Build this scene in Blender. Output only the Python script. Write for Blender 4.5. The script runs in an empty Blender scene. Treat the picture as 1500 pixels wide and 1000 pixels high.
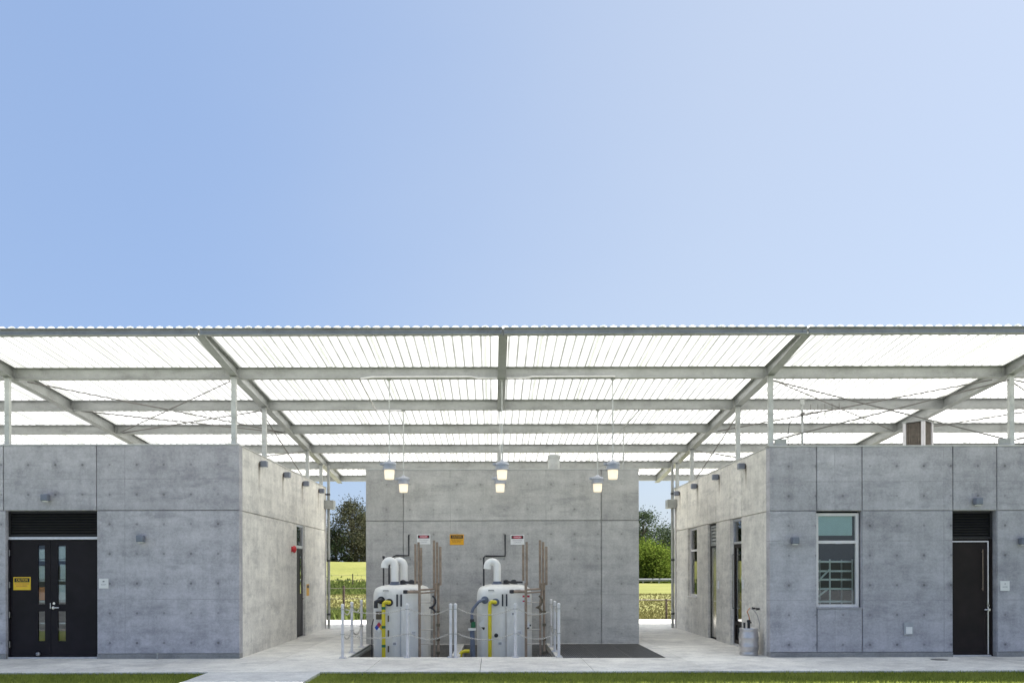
import bpy, bmesh, math, random
from mathutils import Vector, Matrix
R = random.Random(7)
rad = math.radians
sc = bpy.context.scene
COL = sc.collection
ORG = {}

# ------------------------------------------------------------------ mesh builder
class MB:
    def __init__(s): s.v = []; s.f = []; s.m = []
    def add(s, vs, fs, mi=0):
        o = len(s.v); s.v += [tuple(p) for p in vs]
        s.f += [tuple(i + o for i in f) for f in fs]; s.m += [mi] * len(fs)
        return s
    def box(s, x0, x1, y0, y1, z0, z1, mi=0):
        vs = [(x0,y0,z0),(x1,y0,z0),(x1,y1,z0),(x0,y1,z0),(x0,y0,z1),(x1,y0,z1),(x1,y1,z1),(x0,y1,z1)]
        return s.add(vs, [(0,3,2,1),(4,5,6,7),(0,1,5,4),(1,2,6,5),(2,3,7,6),(3,0,4,7)], mi)
    def obox(s, c, ax, ay, az, mi=0):
        c, ax, ay, az = map(Vector, (c, ax, ay, az)); vs = []
        for k in (-1,1):
            for (i,j) in ((-1,-1),(1,-1),(1,1),(-1,1)): vs.append(c + ax*i + ay*j + az*k)
        return s.add(vs, [(0,3,2,1),(4,5,6,7),(0,1,5,4),(1,2,6,5),(2,3,7,6),(3,0,4,7)], mi)
    def loft(s, rings, mi=0, caps=True, closed=False):
        n = len(rings[0]); vs = [p for r in rings for p in r]; fs = []
        for k in range(len(rings) - (0 if closed else 1)):
            a, b = k*n, ((k+1) % len(rings))*n
            for i in range(n): fs.append((a+i, a+(i+1)%n, b+(i+1)%n, b+i))
        if caps and not closed:
            fs.append(tuple(range(n-1,-1,-1))); fs.append(tuple(range((len(rings)-1)*n, len(rings)*n)))
        return s.add(vs, fs, mi)
    def tube(s, pts, r, seg=10, mi=0, caps=True):
        pts = [Vector(p) for p in pts]; rings = []
        rr = r if isinstance(r, (list, tuple)) else [r]*len(pts)
        ref = None
        for i, p in enumerate(pts):
            if i == 0: d = pts[1]-p
            elif i == len(pts)-1: d = p-pts[i-1]
            else: d = (pts[i+1]-p).normalized() + (p-pts[i-1]).normalized()
            d.normalize()
            if ref is None:
                ref = Vector((0,0,1)) if abs(d.z) < .9 else Vector((1,0,0))
            u = (ref - d*ref.dot(d))
            if u.length < 1e-4: u = d.orthogonal()
            u.normalize(); ref = u; w = d.cross(u)
            rings.append([p + (u*math.cos(2*math.pi*k/seg) + w*math.sin(2*math.pi*k/seg))*rr[i] for k in range(seg)])
        return s.loft(rings, mi, caps)
    def lathe(s, c, prof, seg=24, mi=0):
        rings = [[(c[0]+r*math.cos(2*math.pi*k/seg), c[1]+r*math.sin(2*math.pi*k/seg), c[2]+z) for k in range(seg)] for r, z in prof]
        return s.loft(rings, mi)
    def poly(s, pts, mi=0): return s.add(pts, [tuple(range(len(pts)))], mi)

def link(o): COL.objects.link(o); return o
def thing(name, label, cat, loc=(0,0,0), group=None):
    o = link(bpy.data.objects.new(name, None)); o.location = loc; o.empty_display_size = .2
    o['label'] = label; o['category'] = cat
    if group: o['group'] = group
    ORG[o] = Vector(loc); return o
def tag(o, label, cat, group=None):
    o['label'] = label; o['category'] = cat
    if group: o['group'] = group
    return o
def part(name, mb, mats, parent=None, loc=None, bevel=0, smooth=False, label=None):
    org = ORG[parent] if parent else Vector(loc or (0,0,0))
    me = bpy.data.meshes.new(name)
    me.from_pydata([tuple(Vector(v)-org) for v in mb.v], [], mb.f)
    for m in (mats if isinstance(mats, (list,tuple)) else [mats]): me.materials.append(m)
    me.polygons.foreach_set('material_index', mb.m)
    me.update()
    o = link(bpy.data.objects.new(name, me)); ORG[o] = org
    if parent: o.parent = parent
    else: o.location = org
    if bevel:
        b = o.modifiers.new('bevel', 'BEVEL'); b.width = bevel; b.segments = 2; b.limit_method = 'ANGLE'; b.angle_limit = rad(40)
    if smooth:
        try: me.shade_smooth()
        except Exception: me.polygons.foreach_set('use_smooth', [True]*len(me.polygons))
        try: me.set_sharp_from_angle(angle=rad(40))
        except Exception: pass
    if label: o['label'] = label
    return o
def struct(name, mb, mats, **k):
    o = part(name, mb, mats, **k); o['kind'] = 'structure'; return o
def stuff(name, mb, mats, label, cat, **k):
    o = part(name, mb, mats, **k); o['kind'] = 'stuff'; o['label'] = label; o['category'] = cat; return o
def copy_thing(t, loc, label=None, rot=None):
    r = t.copy(); link(r); r.location = loc
    if rot is not None: r.rotation_euler = rot
    if label: r['label'] = label
    for ch in list(t.children):
        c = ch.copy(); link(c); c.parent = r
        for g in list(ch.children):
            d = g.copy(); link(d); d.parent = c
    return r

def text_into(mb, s, size, origin, right=(1,0,0), up=(0,0,1), mi=0, width=None):
    cu = bpy.data.curves.new('txt', 'FONT'); cu.body = s; cu.size = size; cu.align_x = 'CENTER'; cu.align_y = 'CENTER'
    cu.extrude = .0004; cu.resolution_u = 3
    o = bpy.data.objects.new('txt', cu); COL.objects.link(o)
    dg = bpy.context.evaluated_depsgraph_get(); me = o.evaluated_get(dg).to_mesh()
    r, u = Vector(right), Vector(up); n = r.cross(u); og = Vector(origin)
    xs = [v.co.x for v in me.vertices]; k = 1
    if width and xs: k = width/(max(xs)-min(xs))
    vs = [og + r*(v.co.x*k) + u*v.co.y + n*(v.co.z+.0006) for v in me.vertices]
    fs = [tuple(p.vertices) for p in me.polygons]
    o.evaluated_get(dg).to_mesh_clear()
    mb.add(vs, fs, mi)
    bpy.data.objects.remove(o); bpy.data.curves.remove(cu)

# ------------------------------------------------------------------ materials
def newmat(name):
    m = bpy.data.materials.new(name); m.use_nodes = True
    nt = m.node_tree; return m, nt, nt.nodes['Principled BSDF']
def N(nt, t, **k):
    n = nt.nodes.new(t)
    for a, b in k.items(): setattr(n, a, b)
    return n
def L(nt, a, b): nt.links.new(a, b)
def pos(nt, scale=(1,1,1)):
    g = N(nt, 'ShaderNodeNewGeometry'); mp = N(nt, 'ShaderNodeMapping'); mp.inputs['Scale'].default_value = scale
    L(nt, g.outputs['Position'], mp.inputs['Vector']); return mp.outputs['Vector']
def noise(nt, vec, s, det=4, rough=.55):
    n = N(nt, 'ShaderNodeTexNoise'); n.inputs['Scale'].default_value = s; n.inputs['Detail'].default_value = det; n.inputs['Roughness'].default_value = rough
    L(nt, vec, n.inputs['Vector']); return n.outputs['Fac']
def ramp(nt, fac, stops):
    r = N(nt, 'ShaderNodeValToRGB'); e = r.color_ramp.elements
    while len(e) < len(stops): e.new(.5)
    for i, (p, c) in enumerate(stops):
        e[i].position = p; e[i].color = (c[0],c[1],c[2],1) if isinstance(c,(tuple,list)) else (c,c,c,1)
    L(nt, fac, r.inputs['Fac']); return r.outputs['Color']
def mixc(nt, a, b, fac, mode='MIX'):
    m = N(nt, 'ShaderNodeMix', data_type='RGBA', blend_type=mode)
    for s, x in ((6,a),(7,b)):
        if isinstance(x,(tuple,list)): m.inputs[s].default_value = (x[0],x[1],x[2],1)
        else: L(nt, x, m.inputs[s])
    if isinstance(fac,(int,float)): m.inputs[0].default_value = fac
    else: L(nt, fac, m.inputs[0])
    return m.outputs[2]
def math_(nt, op, a, b=None, c=None):
    m = N(nt, 'ShaderNodeMath', operation=op)
    for i, x in enumerate((a,b,c)):
        if x is None: continue
        if isinstance(x,(int,float)): m.inputs[i].default_value = x
        else: L(nt, x, m.inputs[i])
    return m.outputs[0]
def bump(nt, bs, h, strength=.3, dist=.02):
    b = N(nt, 'ShaderNodeBump'); b.inputs['Strength'].default_value = strength; b.inputs['Distance'].default_value = dist
    L(nt, h, b.inputs['Height']); L(nt, b.outputs['Normal'], bs.inputs['Normal'])

def simple(name, col, rough=.5, metal=0, var=.12, scale=6, bumpy=0, spec=.5):
    m, nt, bs = newmat(name)
    f = noise(nt, pos(nt), scale, 5)
    lo = [c*(1-var) for c in col]; hi = [min(1,c*(1+var)) for c in col]
    L(nt, ramp(nt, f, [(.3,lo),(.7,hi)]), bs.inputs['Base Color'])
    bs.inputs['Roughness'].default_value = rough; bs.inputs['Metallic'].default_value = metal
    bs.inputs['Specular IOR Level'].default_value = spec
    if bumpy: bump(nt, bs, noise(nt, pos(nt), scale*8, 3), bumpy, .01)
    return m

def concrete(name, tone, axis=None, u0=0, du=.567, z0=.33, dz=.621, seed=0, warm=0, streak=1, tie=.8, us=(), zs=(), drips=None, shade_blue=1):
    m, nt, bs = newmat(name)
    g = N(nt, 'ShaderNodeNewGeometry'); mp = N(nt, 'ShaderNodeMapping'); mp.inputs['Location'].default_value = (seed*13.1, seed*7.3, seed*3.7)
    L(nt, g.outputs['Position'], mp.inputs['Vector']); P = mp.outputs['Vector']
    big = noise(nt, P, .55, 3, .5); mid = noise(nt, P, 2.6, 7, .66); fine = noise(nt, P, 22, 6, .75); grit = noise(nt, P, 95, 3, .7)
    mpv = N(nt, 'ShaderNodeMapping'); mpv.inputs['Scale'].default_value = (4.5,4.5,.35); L(nt, P, mpv.inputs['Vector'])
    drip = noise(nt, mpv.outputs['Vector'], 1.6, 4, .6)
    mph = N(nt, 'ShaderNodeMapping'); mph.inputs['Scale'].default_value = (.35,.35,3.2); L(nt, P, mph.inputs['Vector'])
    pour = noise(nt, mph.outputs['Vector'], 1.5, 5, .6)
    def w(f, k): return math_(nt, 'MULTIPLY_ADD', f, k, -.5*k)
    s = math_(nt, 'ADD', w(big,.45), w(mid,.8)); s = math_(nt, 'ADD', s, w(fine,.75)); s = math_(nt, 'ADD', s, w(grit,.4))
    s = math_(nt, 'ADD', s, w(drip,.32*streak)); s = math_(nt, 'ADD', s, w(pour,.5)); s = math_(nt, 'ADD', s, .5)
    a = [tone*k for k in (.68,.68,.69)]; b = [tone*k for k in (1.0,1.0,.995)]; c = [min(1,tone*k) for k in (1.3,1.3,1.28)]
    col = ramp(nt, s, [(.22,a),(.5,b),(.78,c)])
    mps = N(nt, 'ShaderNodeMapping'); mps.inputs['Scale'].default_value = (.8,.8,2.6); L(nt, P, mps.inputs['Vector'])
    smear = ramp(nt, noise(nt, mps.outputs['Vector'], 1.3, 6, .7), [(.54,0),(.7,1)])
    col = mixc(nt, col, tuple(tone*.62*k for k in (.98,.99,1.03)), math_(nt,'MULTIPLY',smear,.7))
    bl = ramp(nt, noise(nt, P, 4.5, 5, .7), [(.56,0),(.72,1)])
    col = mixc(nt, col, tuple(min(1,tone*1.3) for k in (1,1,1)), math_(nt,'MULTIPLY',bl,.5))
    # dark blemishes and bug holes
    pit = noise(nt, P, 30, 2, .5); pitf = ramp(nt, pit, [(.69,0),(.74,1)])
    col = mixc(nt, col, tuple(tone*.5 for _ in range(3)), math_(nt,'MULTIPLY',pitf,.55))
    h = math_(nt, 'ADD', math_(nt,'MULTIPLY',fine,.5), math_(nt,'MULTIPLY',pitf,-.5))
    if axis is not None:
        sp = N(nt, 'ShaderNodeSeparateXYZ'); L(nt, g.outputs['Position'], sp.inputs[0])
        def cell(src, o, d):
            q = math_(nt, 'DIVIDE', math_(nt, 'SUBTRACT', src, o), d)
            rr = math_(nt, 'ROUND', q); return math_(nt, 'MULTIPLY', math_(nt,'SUBTRACT',q,rr), d), rr
        fu, cu = cell(sp.outputs[axis], u0, du); fz, cz = cell(sp.outputs[2], z0, dz)
        d = math_(nt, 'SQRT', math_(nt,'ADD', math_(nt,'MULTIPLY',fu,fu), math_(nt,'MULTIPLY',fz,fz)))
        wn = N(nt, 'ShaderNodeTexWhiteNoise', noise_dimensions='2D'); cb = N(nt,'ShaderNodeCombineXYZ')
        L(nt, cu, cb.inputs[0]); L(nt, cz, cb.inputs[1]); L(nt, cb.outputs[0], wn.inputs['Vector'])
        core = ramp(nt, d, [(.016,1),(.03,0)])
        dn = math_(nt,'ADD', d, math_(nt,'MULTIPLY_ADD', fine, .12, -.06))
        halo = ramp(nt, dn, [(.02,1),(.12,0)])
        halo = math_(nt,'MULTIPLY', halo, math_(nt,'MULTIPLY',wn.outputs['Value'],.75))
        col = mixc(nt, col, tuple(tone*.42*k for k in (1,1,1.02)), math_(nt,'MULTIPLY',halo,.8*tie))
        col = mixc(nt, col, tuple(tone*.3 for _ in range(3)), math_(nt,'MULTIPLY',core, math_(nt,'MULTIPLY_ADD',wn.outputs['Value'],.5*tie,.35*tie)))
        h = math_(nt,'SUBTRACT',h,core)
        def seam(src, v, wd=.007):
            return ramp(nt, math_(nt,'ABSOLUTE', math_(nt,'SUBTRACT', src, v)), [(wd*.4,1),(wd*1.8,0)])
        for src, vals in ((sp.outputs[axis], us), (sp.outputs[2], zs)):
            for v in vals:
                f_ = math_(nt,'MULTIPLY', seam(src, v), ramp(nt, mid, [(.4,.05),(.62,.5)]))
                col = mixc(nt, col, tuple(tone*.45 for _ in range(3)), f_); h = math_(nt,'SUBTRACT',h,math_(nt,'MULTIPLY',f_,.6))
        if drips:
            d0, dd, dz_, dl = drips
            fd, cd = cell(sp.outputs[axis], d0, dd)
            side_ = ramp(nt, math_(nt,'ABSOLUTE', math_(nt,'ADD',fd,math_(nt,'MULTIPLY_ADD',fine,.06,-.03))), [(.02,1),(.1,0)])
            mrz = N(nt,'ShaderNodeMapRange'); mrz.inputs['From Min'].default_value = dz_-dl; mrz.inputs['From Max'].default_value = dz_; L(nt, sp.outputs[2], mrz.inputs['Value'])
            below = math_(nt,'LESS_THAN', sp.outputs[2], dz_)
            col = mixc(nt, col, tuple(tone*k for k in (.36,.30,.25)), math_(nt,'MULTIPLY', math_(nt,'MULTIPLY', side_, mrz.outputs['Result']), math_(nt,'MULTIPLY',below,1.0)))
    pv = math_(nt,'MULTIPLY_ADD', g.outputs['Random Per Island'], .2, .88)
    pc = N(nt,'ShaderNodeCombineColor'); [L(nt, pv, pc.inputs[q]) for q in range(3)]
    col = mixc(nt, col, pc.outputs[0], 1.0, 'MULTIPLY')
    if shade_blue != 1: col = mixc(nt, col, (.925,.915,1.0), 1.0, 'MULTIPLY')  # bluish skylit shade of the front walls put into their colour
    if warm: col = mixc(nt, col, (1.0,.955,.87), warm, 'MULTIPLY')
    L(nt, col, bs.inputs['Base Color'])
    L(nt, ramp(nt, mid, [(.3,.62),(.7,.85)]), bs.inputs['Roughness'])
    bs.inputs['Specular IOR Level'].default_value = .35
    bump(nt, bs, h, .35, .012)
    return m

def glass_mat(name, refl=.2, tint=(.9,.95,.95)):
    m = bpy.data.materials.new(name); m.use_nodes = True; nt = m.node_tree; nt.nodes.clear()
    o = N(nt,'ShaderNodeOutputMaterial'); mx = N(nt,'ShaderNodeMixShader'); t = N(nt,'ShaderNodeBsdfTransparent'); g = N(nt,'ShaderNodeBsdfGlossy')
    t.inputs[0].default_value = (*tint,1); g.inputs['Roughness'].default_value = .01; g.inputs['Color'].default_value = (.95,.97,1,1)
    fr = N(nt,'ShaderNodeFresnel'); fr.inputs['IOR'].default_value = 1.5
    L(nt, math_(nt,'MULTIPLY_ADD',fr.outputs[0],1.0,.04*refl), mx.inputs[0]); L(nt,t.outputs[0],mx.inputs[1]); L(nt,g.outputs[0],mx.inputs[2]); L(nt,mx.outputs[0],o.inputs[0])
    return m

def leafmat(name, dark, light, trans=.35):
    m = bpy.data.materials.new(name); m.use_nodes = True; nt = m.node_tree; nt.nodes.clear()
    o = N(nt,'ShaderNodeOutputMaterial'); mx = N(nt,'ShaderNodeMixShader'); d = N(nt,'ShaderNodeBsdfDiffuse'); t = N(nt,'ShaderNodeBsdfTranslucent')
    g = N(nt,'ShaderNodeNewGeometry')
    wn = N(nt,'ShaderNodeMix', data_type='FLOAT')
    f = noise(nt, pos(nt), .9, 3)
    f2 = math_(nt,'ADD', math_(nt,'MULTIPLY',f,.6), math_(nt,'MULTIPLY',g.outputs['Random Per Island'],.4))
    c = ramp(nt, f2, [(.25,dark),(.75,light)])
    L(nt,c,d.inputs[0]); L(nt,c,t.inputs[0]); mx.inputs[0].default_value = trans
    L(nt,d.outputs[0],mx.inputs[1]); L(nt,t.outputs[0],mx.inputs[2]); L(nt,mx.outputs[0],o.inputs[0]); return m

def grassmat(name, stops, scale=.5, fine=9):
    m, nt, bs = newmat(name)
    P = pos(nt); s = math_(nt,'ADD', math_(nt,'MULTIPLY',noise(nt,P,scale,6,.65),.6), math_(nt,'MULTIPLY',noise(nt,P,fine,5,.7),.4))
    L(nt, ramp(nt, s, stops), bs.inputs['Base Color']); bs.inputs['Roughness'].default_value = .9; bs.inputs['Specular IOR Level'].default_value = .15
    bump(nt, bs, noise(nt,P,fine*3,4), .8, .06); return m

def galv(name, base=.42, dirt=.5):
    m, nt, bs = newmat(name); P = pos(nt)
    vo = N(nt,'ShaderNodeTexVoronoi'); vo.inputs['Scale'].default_value = 45; L(nt,P,vo.inputs['Vector'])
    n1 = noise(nt, pos(nt,(1,1,2.5)), 1.7, 6, .62); n2 = noise(nt,P,9,4,.6)
    s = math_(nt,'ADD', math_(nt,'MULTIPLY',n1,.65), math_(nt,'MULTIPLY',n2,.25)); s = math_(nt,'ADD', s, math_(nt,'MULTIPLY',vo.outputs['Distance'],.12))
    col = ramp(nt, s, [(.3,(base*.62,base*.63,base*.6)),(.5,(base*.95,base*.98,base*.95)),(.72,(base*1.2,base*1.23,base*1.2))])
    L(nt,col,bs.inputs['Base Color']); bs.inputs['Metallic'].default_value = .25; bs.inputs['Roughness'].default_value = .48; return m

M = {}
M['conc_left']  = concrete('concrete_left_front', .44, 0, -5.75, .567, .33, .621, 1, us=(-7.7,-11.5), zs=(3.76,1.24), shade_blue=2, tie=.95)
M['conc_lside'] = concrete('concrete_left_side', .70, 1, .35, .567, .33, .621, 2, .6, 1, .22, us=(2.4,), drips=(1.56,2.21,4.28,.75))  # tone raised above the front wall: canopy light put into the colour
M['conc_right'] = concrete('concrete_right_front', .44, 0, 7.89, .566, .26, .622, 3, us=(7.16,9.44), zs=(3.67,2.43,1.19), shade_blue=2, tie=.9)
M['conc_rside'] = concrete('concrete_right_side', .66, 1, .4, .567, .26, .622, 4, .7, 1, .22, drips=(1.7,2.317,4.22,.6))  # paler copy of the front concrete, with the canopy light painted in
M['conc_mid']   = concrete('concrete_block', .43, 0, -1.48, .587, .25, .621, 5, .25, 1, .6, us=(-1.06,1.33), zs=(1.22,))
M['conc_plinth']= concrete('concrete_plinth', .27, seed=6)
M['conc_pave']  = concrete('concrete_paving', .68, seed=7, warm=.6, streak=0)
M['conc_path']  = concrete('concrete_path', .64, seed=9, warm=.3, streak=0)
M['conc_yard']  = concrete('concrete_yard', .17, seed=10, streak=0)
M['conc_pit']   = concrete('concrete_pit', .22, seed=8, warm=.5)
M['coping']     = simple('coping_metal', (.5,.5,.49), .45, .3)
M['steel']      = galv('galvanised_steel', .36)
M['steel_pale'] = galv('galvanised_post', .5)
M['rod']        = simple('rod_steel', (.16,.15,.14), .5, .4)
M['door_black'] = simple('door_black_paint', (.012,.0095,.013), .6, 0, .25, 3, 0, .25)
M['door_brown'] = simple('door_brown_paint', (.016,.011,.0105), .6, 0, .25, 3, 0, .25)
M['louvre']     = simple('louvre_black', (.012,.012,.014), .5, 0, .2)
M['alu']        = simple('brushed_aluminium', (.62,.62,.64), .32, .7, .1, 12)
M['white_frame']= simple('white_window_frame', (.72,.70,.71), .4, 0, .05)
M['chrome']     = simple('satin_chrome', (.7,.7,.7), .22, .9, .05)
M['glass']      = glass_mat('clear_glass', .2)
M['glass_dark'] = glass_mat('tinted_glass', 2.0, (.5,.53,.55))
M['blind']      = simple('pale_blind', (.55,.68,.68), .8, 0, .05)
M['white_pvc']  = simple('white_pvc', (.8,.8,.79), .35, 0, .04, 5)
def tankmat():
    m, nt, bs = newmat('white_poly_tank'); P = pos(nt)
    s = math_(nt,'ADD', math_(nt,'MULTIPLY', noise(nt,pos(nt,(5,5,.5)),1.3,5,.65),.5), math_(nt,'MULTIPLY', noise(nt,P,3.2,6,.65),.5))
    c = ramp(nt, s, [(.3,(.60,.585,.55)),(.48,(.72,.71,.68)),(.65,(.79,.785,.76))])
    sc_ = ramp(nt, noise(nt,pos(nt,(2,2,1)),11,5,.75), [(.62,0),(.72,1)])
    c = mixc(nt, c, (.42,.40,.36), math_(nt,'MULTIPLY',sc_,.35))
    L(nt,c,bs.inputs['Base Color']); bs.inputs['Roughness'].default_value = .5
    bump(nt, bs, noise(nt,P,6,4), .12, .02); return m
M['tank']       = tankmat()
M['tank_wet']   = simple('white_poly_tank_clouded', (.62,.62,.61), .42, 0, .1, 2.2, .05)
M['groove']     = simple('tank_slot', (.03,.03,.04), .6)
M['brown_pipe'] = simple('brown_rail', (.27,.205,.155), .55, 0, .25, 9)
M['pale_rail']  = simple('pale_rail', (.5,.46,.41), .55, 0, .2, 9)
M['yellow']     = simple('yellow_pipe', (.62,.52,.02), .4, 0, .08)
M['green_tape'] = simple('green_tape', (.01,.12,.05), .5)
M['blue_pipe']  = simple('blue_grey_pipe', (.115,.14,.2), .45, 0, .18)
M['black']      = simple('black_plastic', (.02,.021,.026), .45)
M['grey_plate'] = simple('olive_label_plate', (.11,.09,.06), .6)
M['white_post'] = simple('white_barrier_post', (.66,.65,.66), .4, 0, .1)
M['chain']      = simple('pale_chain', (.5,.48,.45), .5, .2)
M['sign_white'] = simple('sign_white', (.74,.74,.74), .5, 0, .04)
M['sign_grey']  = simple('sign_grey_text', (.25,.25,.28), .6)
M['sign_red']   = simple('sign_red', (.45,.03,.07), .5)
M['sign_black'] = simple('sign_black', (.02,.015,.012), .5)
M['sign_amber'] = simple('sign_amber', (.72,.36,.01), .5, 0, .06)
M['sign_yellow']= simple('sign_yellow', (.78,.52,.03), .5, 0, .06)
M['sign_blue']  = simple('placard_blue', (.02,.06,.4), .5)
M['lamp_grey']  = simple('lamp_blue_grey', (.18,.2,.25), .45, .3)
M['lamp_house'] = simple('pendant_housing', (.36,.38,.43), .4, .4)
M['lamp_dark']  = simple('lamp_bracket_dark', (.05,.05,.055), .5)
M['red']        = simple('red_bell', (.5,.02,.03), .35)
M['grating']    = simple('grating_steel', (.19,.18,.165), .55, .3)
M['pit_dark']   = simple('pit_dark_concrete', (.06,.058,.053), .9)
M['keg']        = simple('keg_steel', (.55,.53,.53), .36, .75, .12, 8)
M['copper']     = simple('copper_tube', (.6,.27,.14), .35, .6)
M['wood']       = simple('weathered_brown_louvre', (.125,.105,.085), .7, 0, .3, 10)
M['bark']       = simple('bark', (.09,.07,.055), .9, 0, .3, 3)
M['fence_post'] = simple('rusty_fence_post', (.07,.05,.04), .8)
M['wire']       = simple('fence_wire', (.16,.14,.12), .6, .3)
M['rail_grey']  = simple('grey_guard_rail', (.3,.31,.34), .5, .3)
M['bin_white']  = simple('white_box', (.75,.75,.76), .6)
M['bin_orange'] = simple('orange_jug', (.75,.23,.04), .5)
M['bin_brown']  = simple('brown_carton', (.25,.15,.1), .8)
M['partition']  = simple('dark_blue_partition', (.035,.045,.065), .7)
M['floor_in']   = simple('interior_floor', (.3,.3,.29), .7)
M['dark_gap']   = simple('joint_filler', (.07,.068,.065), .9)

def roofmat():
    m = bpy.data.materials.new('translucent_roofing'); m.use_nodes = True; nt = m.node_tree; nt.nodes.clear()
    o = N(nt,'ShaderNodeOutputMaterial'); mx = N(nt,'ShaderNodeMixShader'); d = N(nt,'ShaderNodeBsdfDiffuse'); t = N(nt,'ShaderNodeBsdfTranslucent')
    P = pos(nt); f = noise(nt, pos(nt,(6,.7,1)), 1.5, 5, .6)
    c = ramp(nt, f, [(.25,(.62,.625,.605)),(.65,(.72,.725,.71))])
    g = N(nt,'ShaderNodeNewGeometry'); sp = N(nt,'ShaderNodeSeparateXYZ'); L(nt,g.outputs['Position'],sp.inputs[0])
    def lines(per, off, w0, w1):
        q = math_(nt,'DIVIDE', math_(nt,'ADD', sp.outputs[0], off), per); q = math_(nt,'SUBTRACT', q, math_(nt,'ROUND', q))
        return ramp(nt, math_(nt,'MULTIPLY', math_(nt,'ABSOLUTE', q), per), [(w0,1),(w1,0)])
    rib_shade_grime = ramp(nt, noise(nt, pos(nt,(3,.5,1)), 2.2, 4), [(.3,.82),(.6,1)])
    c = mixc(nt, c, (.06,.062,.057), math_(nt,'MULTIPLY', lines(.183, 18.8+.0915, .012, .038), math_(nt,'MULTIPLY',rib_shade_grime,.93)))  # rib and overlap shade painted along the valleys, with some dirt
    c = mixc(nt, c, (.36,.38,.31), math_(nt,'MULTIPLY', lines(.183*6, 18.8, .008, .03), math_(nt,'MULTIPLY',rib_shade_grime,.3)))
    L(nt,c,t.inputs[0]); d.inputs[0].default_value = (.8,.81,.8,1); mx.inputs[0].default_value = .62
    L(nt,d.outputs[0],mx.inputs[1]); L(nt,t.outputs[0],mx.inputs[2]); L(nt,mx.outputs[0],o.inputs[0]); return m
M['hill'] = grassmat('hill_grass', [(.3,(.03,.035,.03)),(.6,(.05,.055,.045)),(.8,(.07,.07,.055))], .02, .2)
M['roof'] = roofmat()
def lampmat():
    m, nt, bs = newmat('lit_lamp_glass')
    bs.inputs['Base Color'].default_value = (.9,.85,.75,1); bs.inputs['Roughness'].default_value = .3
    bs.inputs['Emission Color'].default_value = (1,.8,.52,1); bs.inputs['Emission Strength'].default_value = .18
    return m
M['lamp_glow'] = lampmat()
M['lawn'] = grassmat('lawn_soil', [(.3,(.10,.12,.03)),(.55,(.15,.19,.045)),(.75,(.24,.22,.09))], .8, 14)
M['blade'] = leafmat('grass_blades', (.17,.22,.035), (.42,.46,.12), .5)
M['field'] = grassmat('dry_field_grass', [(.3,(.105,.115,.032)),(.48,(.14,.14,.045)),(.6,(.165,.155,.06)),(.75,(.12,.13,.04))], .35, 3)
M['berm'] = grassmat('berm_grass', [(.3,(.09,.10,.025)),(.5,(.135,.14,.035)),(.7,(.18,.165,.06))], .12, 1.2)
M['leaf_brown'] = leafmat('eucalyptus_leaves', (.026,.033,.02), (.085,.083,.05), .2)
M['leaf_dark'] = leafmat('pine_leaves', (.018,.03,.018), (.06,.08,.035), .2)
M['leaf_light'] = leafmat('willow_leaves', (.05,.09,.012), (.19,.24,.045), .35)
M['leaf_weed'] = leafmat('weed_leaves', (.06,.09,.025), (.15,.18,.055), .4)
M['leaf_dry'] = leafmat('dry_grass_blades', (.13,.125,.045), (.19,.175,.075), .3)

# ------------------------------------------------------------------ world, sun, camera
SUN_AZ, SUN_EL = 66, 56        # azimuth to the right of +Y
w = bpy.data.worlds.new('World'); sc.world = w; w.use_nodes = True; nt = w.node_tree
sky = N(nt,'ShaderNodeTexSky'); sky.sky_type = 'NISHITA'; sky.sun_disc = False
sky.sun_elevation = rad(SUN_EL); sky.sun_rotation = rad(SUN_AZ); sky.air_density = 1.0; sky.dust_density = 1.7; sky.ozone_density = 1.2; sky.altitude = 20
bg = nt.nodes['Background']; bg.inputs['Strength'].default_value = .058
tc = N(nt,'ShaderNodeTexCoord'); sx_ = N(nt,'ShaderNodeSeparateXYZ'); L(nt, tc.outputs['Generated'], sx_.inputs[0])
wisp = N(nt,'ShaderNodeTexNoise'); wisp.inputs['Scale'].default_value = 1.6; wisp.inputs['Detail'].default_value = 5
wm = N(nt,'ShaderNodeMapping'); wm.inputs['Scale'].default_value = (1,1,2.2); L(nt, tc.outputs['Generated'], wm.inputs['Vector']); L(nt, wm.outputs['Vector'], wisp.inputs['Vector'])
veil_t = math_(nt,'ADD', sx_.outputs[0], math_(nt,'MULTIPLY_ADD', wisp.outputs['Fac'], .22, -.11))
mr = N(nt,'ShaderNodeMapRange'); mr.interpolation_type='SMOOTHSTEP'; mr.inputs['From Min'].default_value=-.36; mr.inputs['From Max'].default_value=.3; L(nt, veil_t, mr.inputs['Value'])
veil = mixc(nt, (1.66,2.38,3.88), (2.75,3.2,3.95), mr.outputs['Result'])
L(nt, mixc(nt, sky.outputs[0], veil, .72), bg.inputs['Color'])   # thin high haze over the clear sky
sl = bpy.data.lights.new('sun', 'SUN'); sl.energy = 5.0; sl.angle = rad(.6); sl.color = (1,.965,.91)
so = link(bpy.data.objects.new('sun', sl))
sd = Vector((math.sin(rad(SUN_AZ))*math.cos(rad(SUN_EL)), math.cos(rad(SUN_AZ))*math.cos(rad(SUN_EL)), math.sin(rad(SUN_EL))))
so.rotation_euler = sd.to_track_quat('Z','Y').to_euler(); so.location = sd*60
cam = bpy.data.cameras.new('camera'); co = link(bpy.data.objects.new('camera', cam)); sc.camera = co
co.location = (0,-18,1.83); co.rotation_euler = (rad(90), rad(.13), 0)
cam.sensor_width = 36; cam.lens = 30.24; cam.shift_x = 28/1500; cam.shift_y = 335/1500; cam.clip_end = 4000; cam.clip_start = .1
sc.view_settings.view_transform = 'Standard'; sc.view_settings.look = 'None'; sc.view_settings.exposure = 1.83; sc.view_settings.gamma = 1

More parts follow.
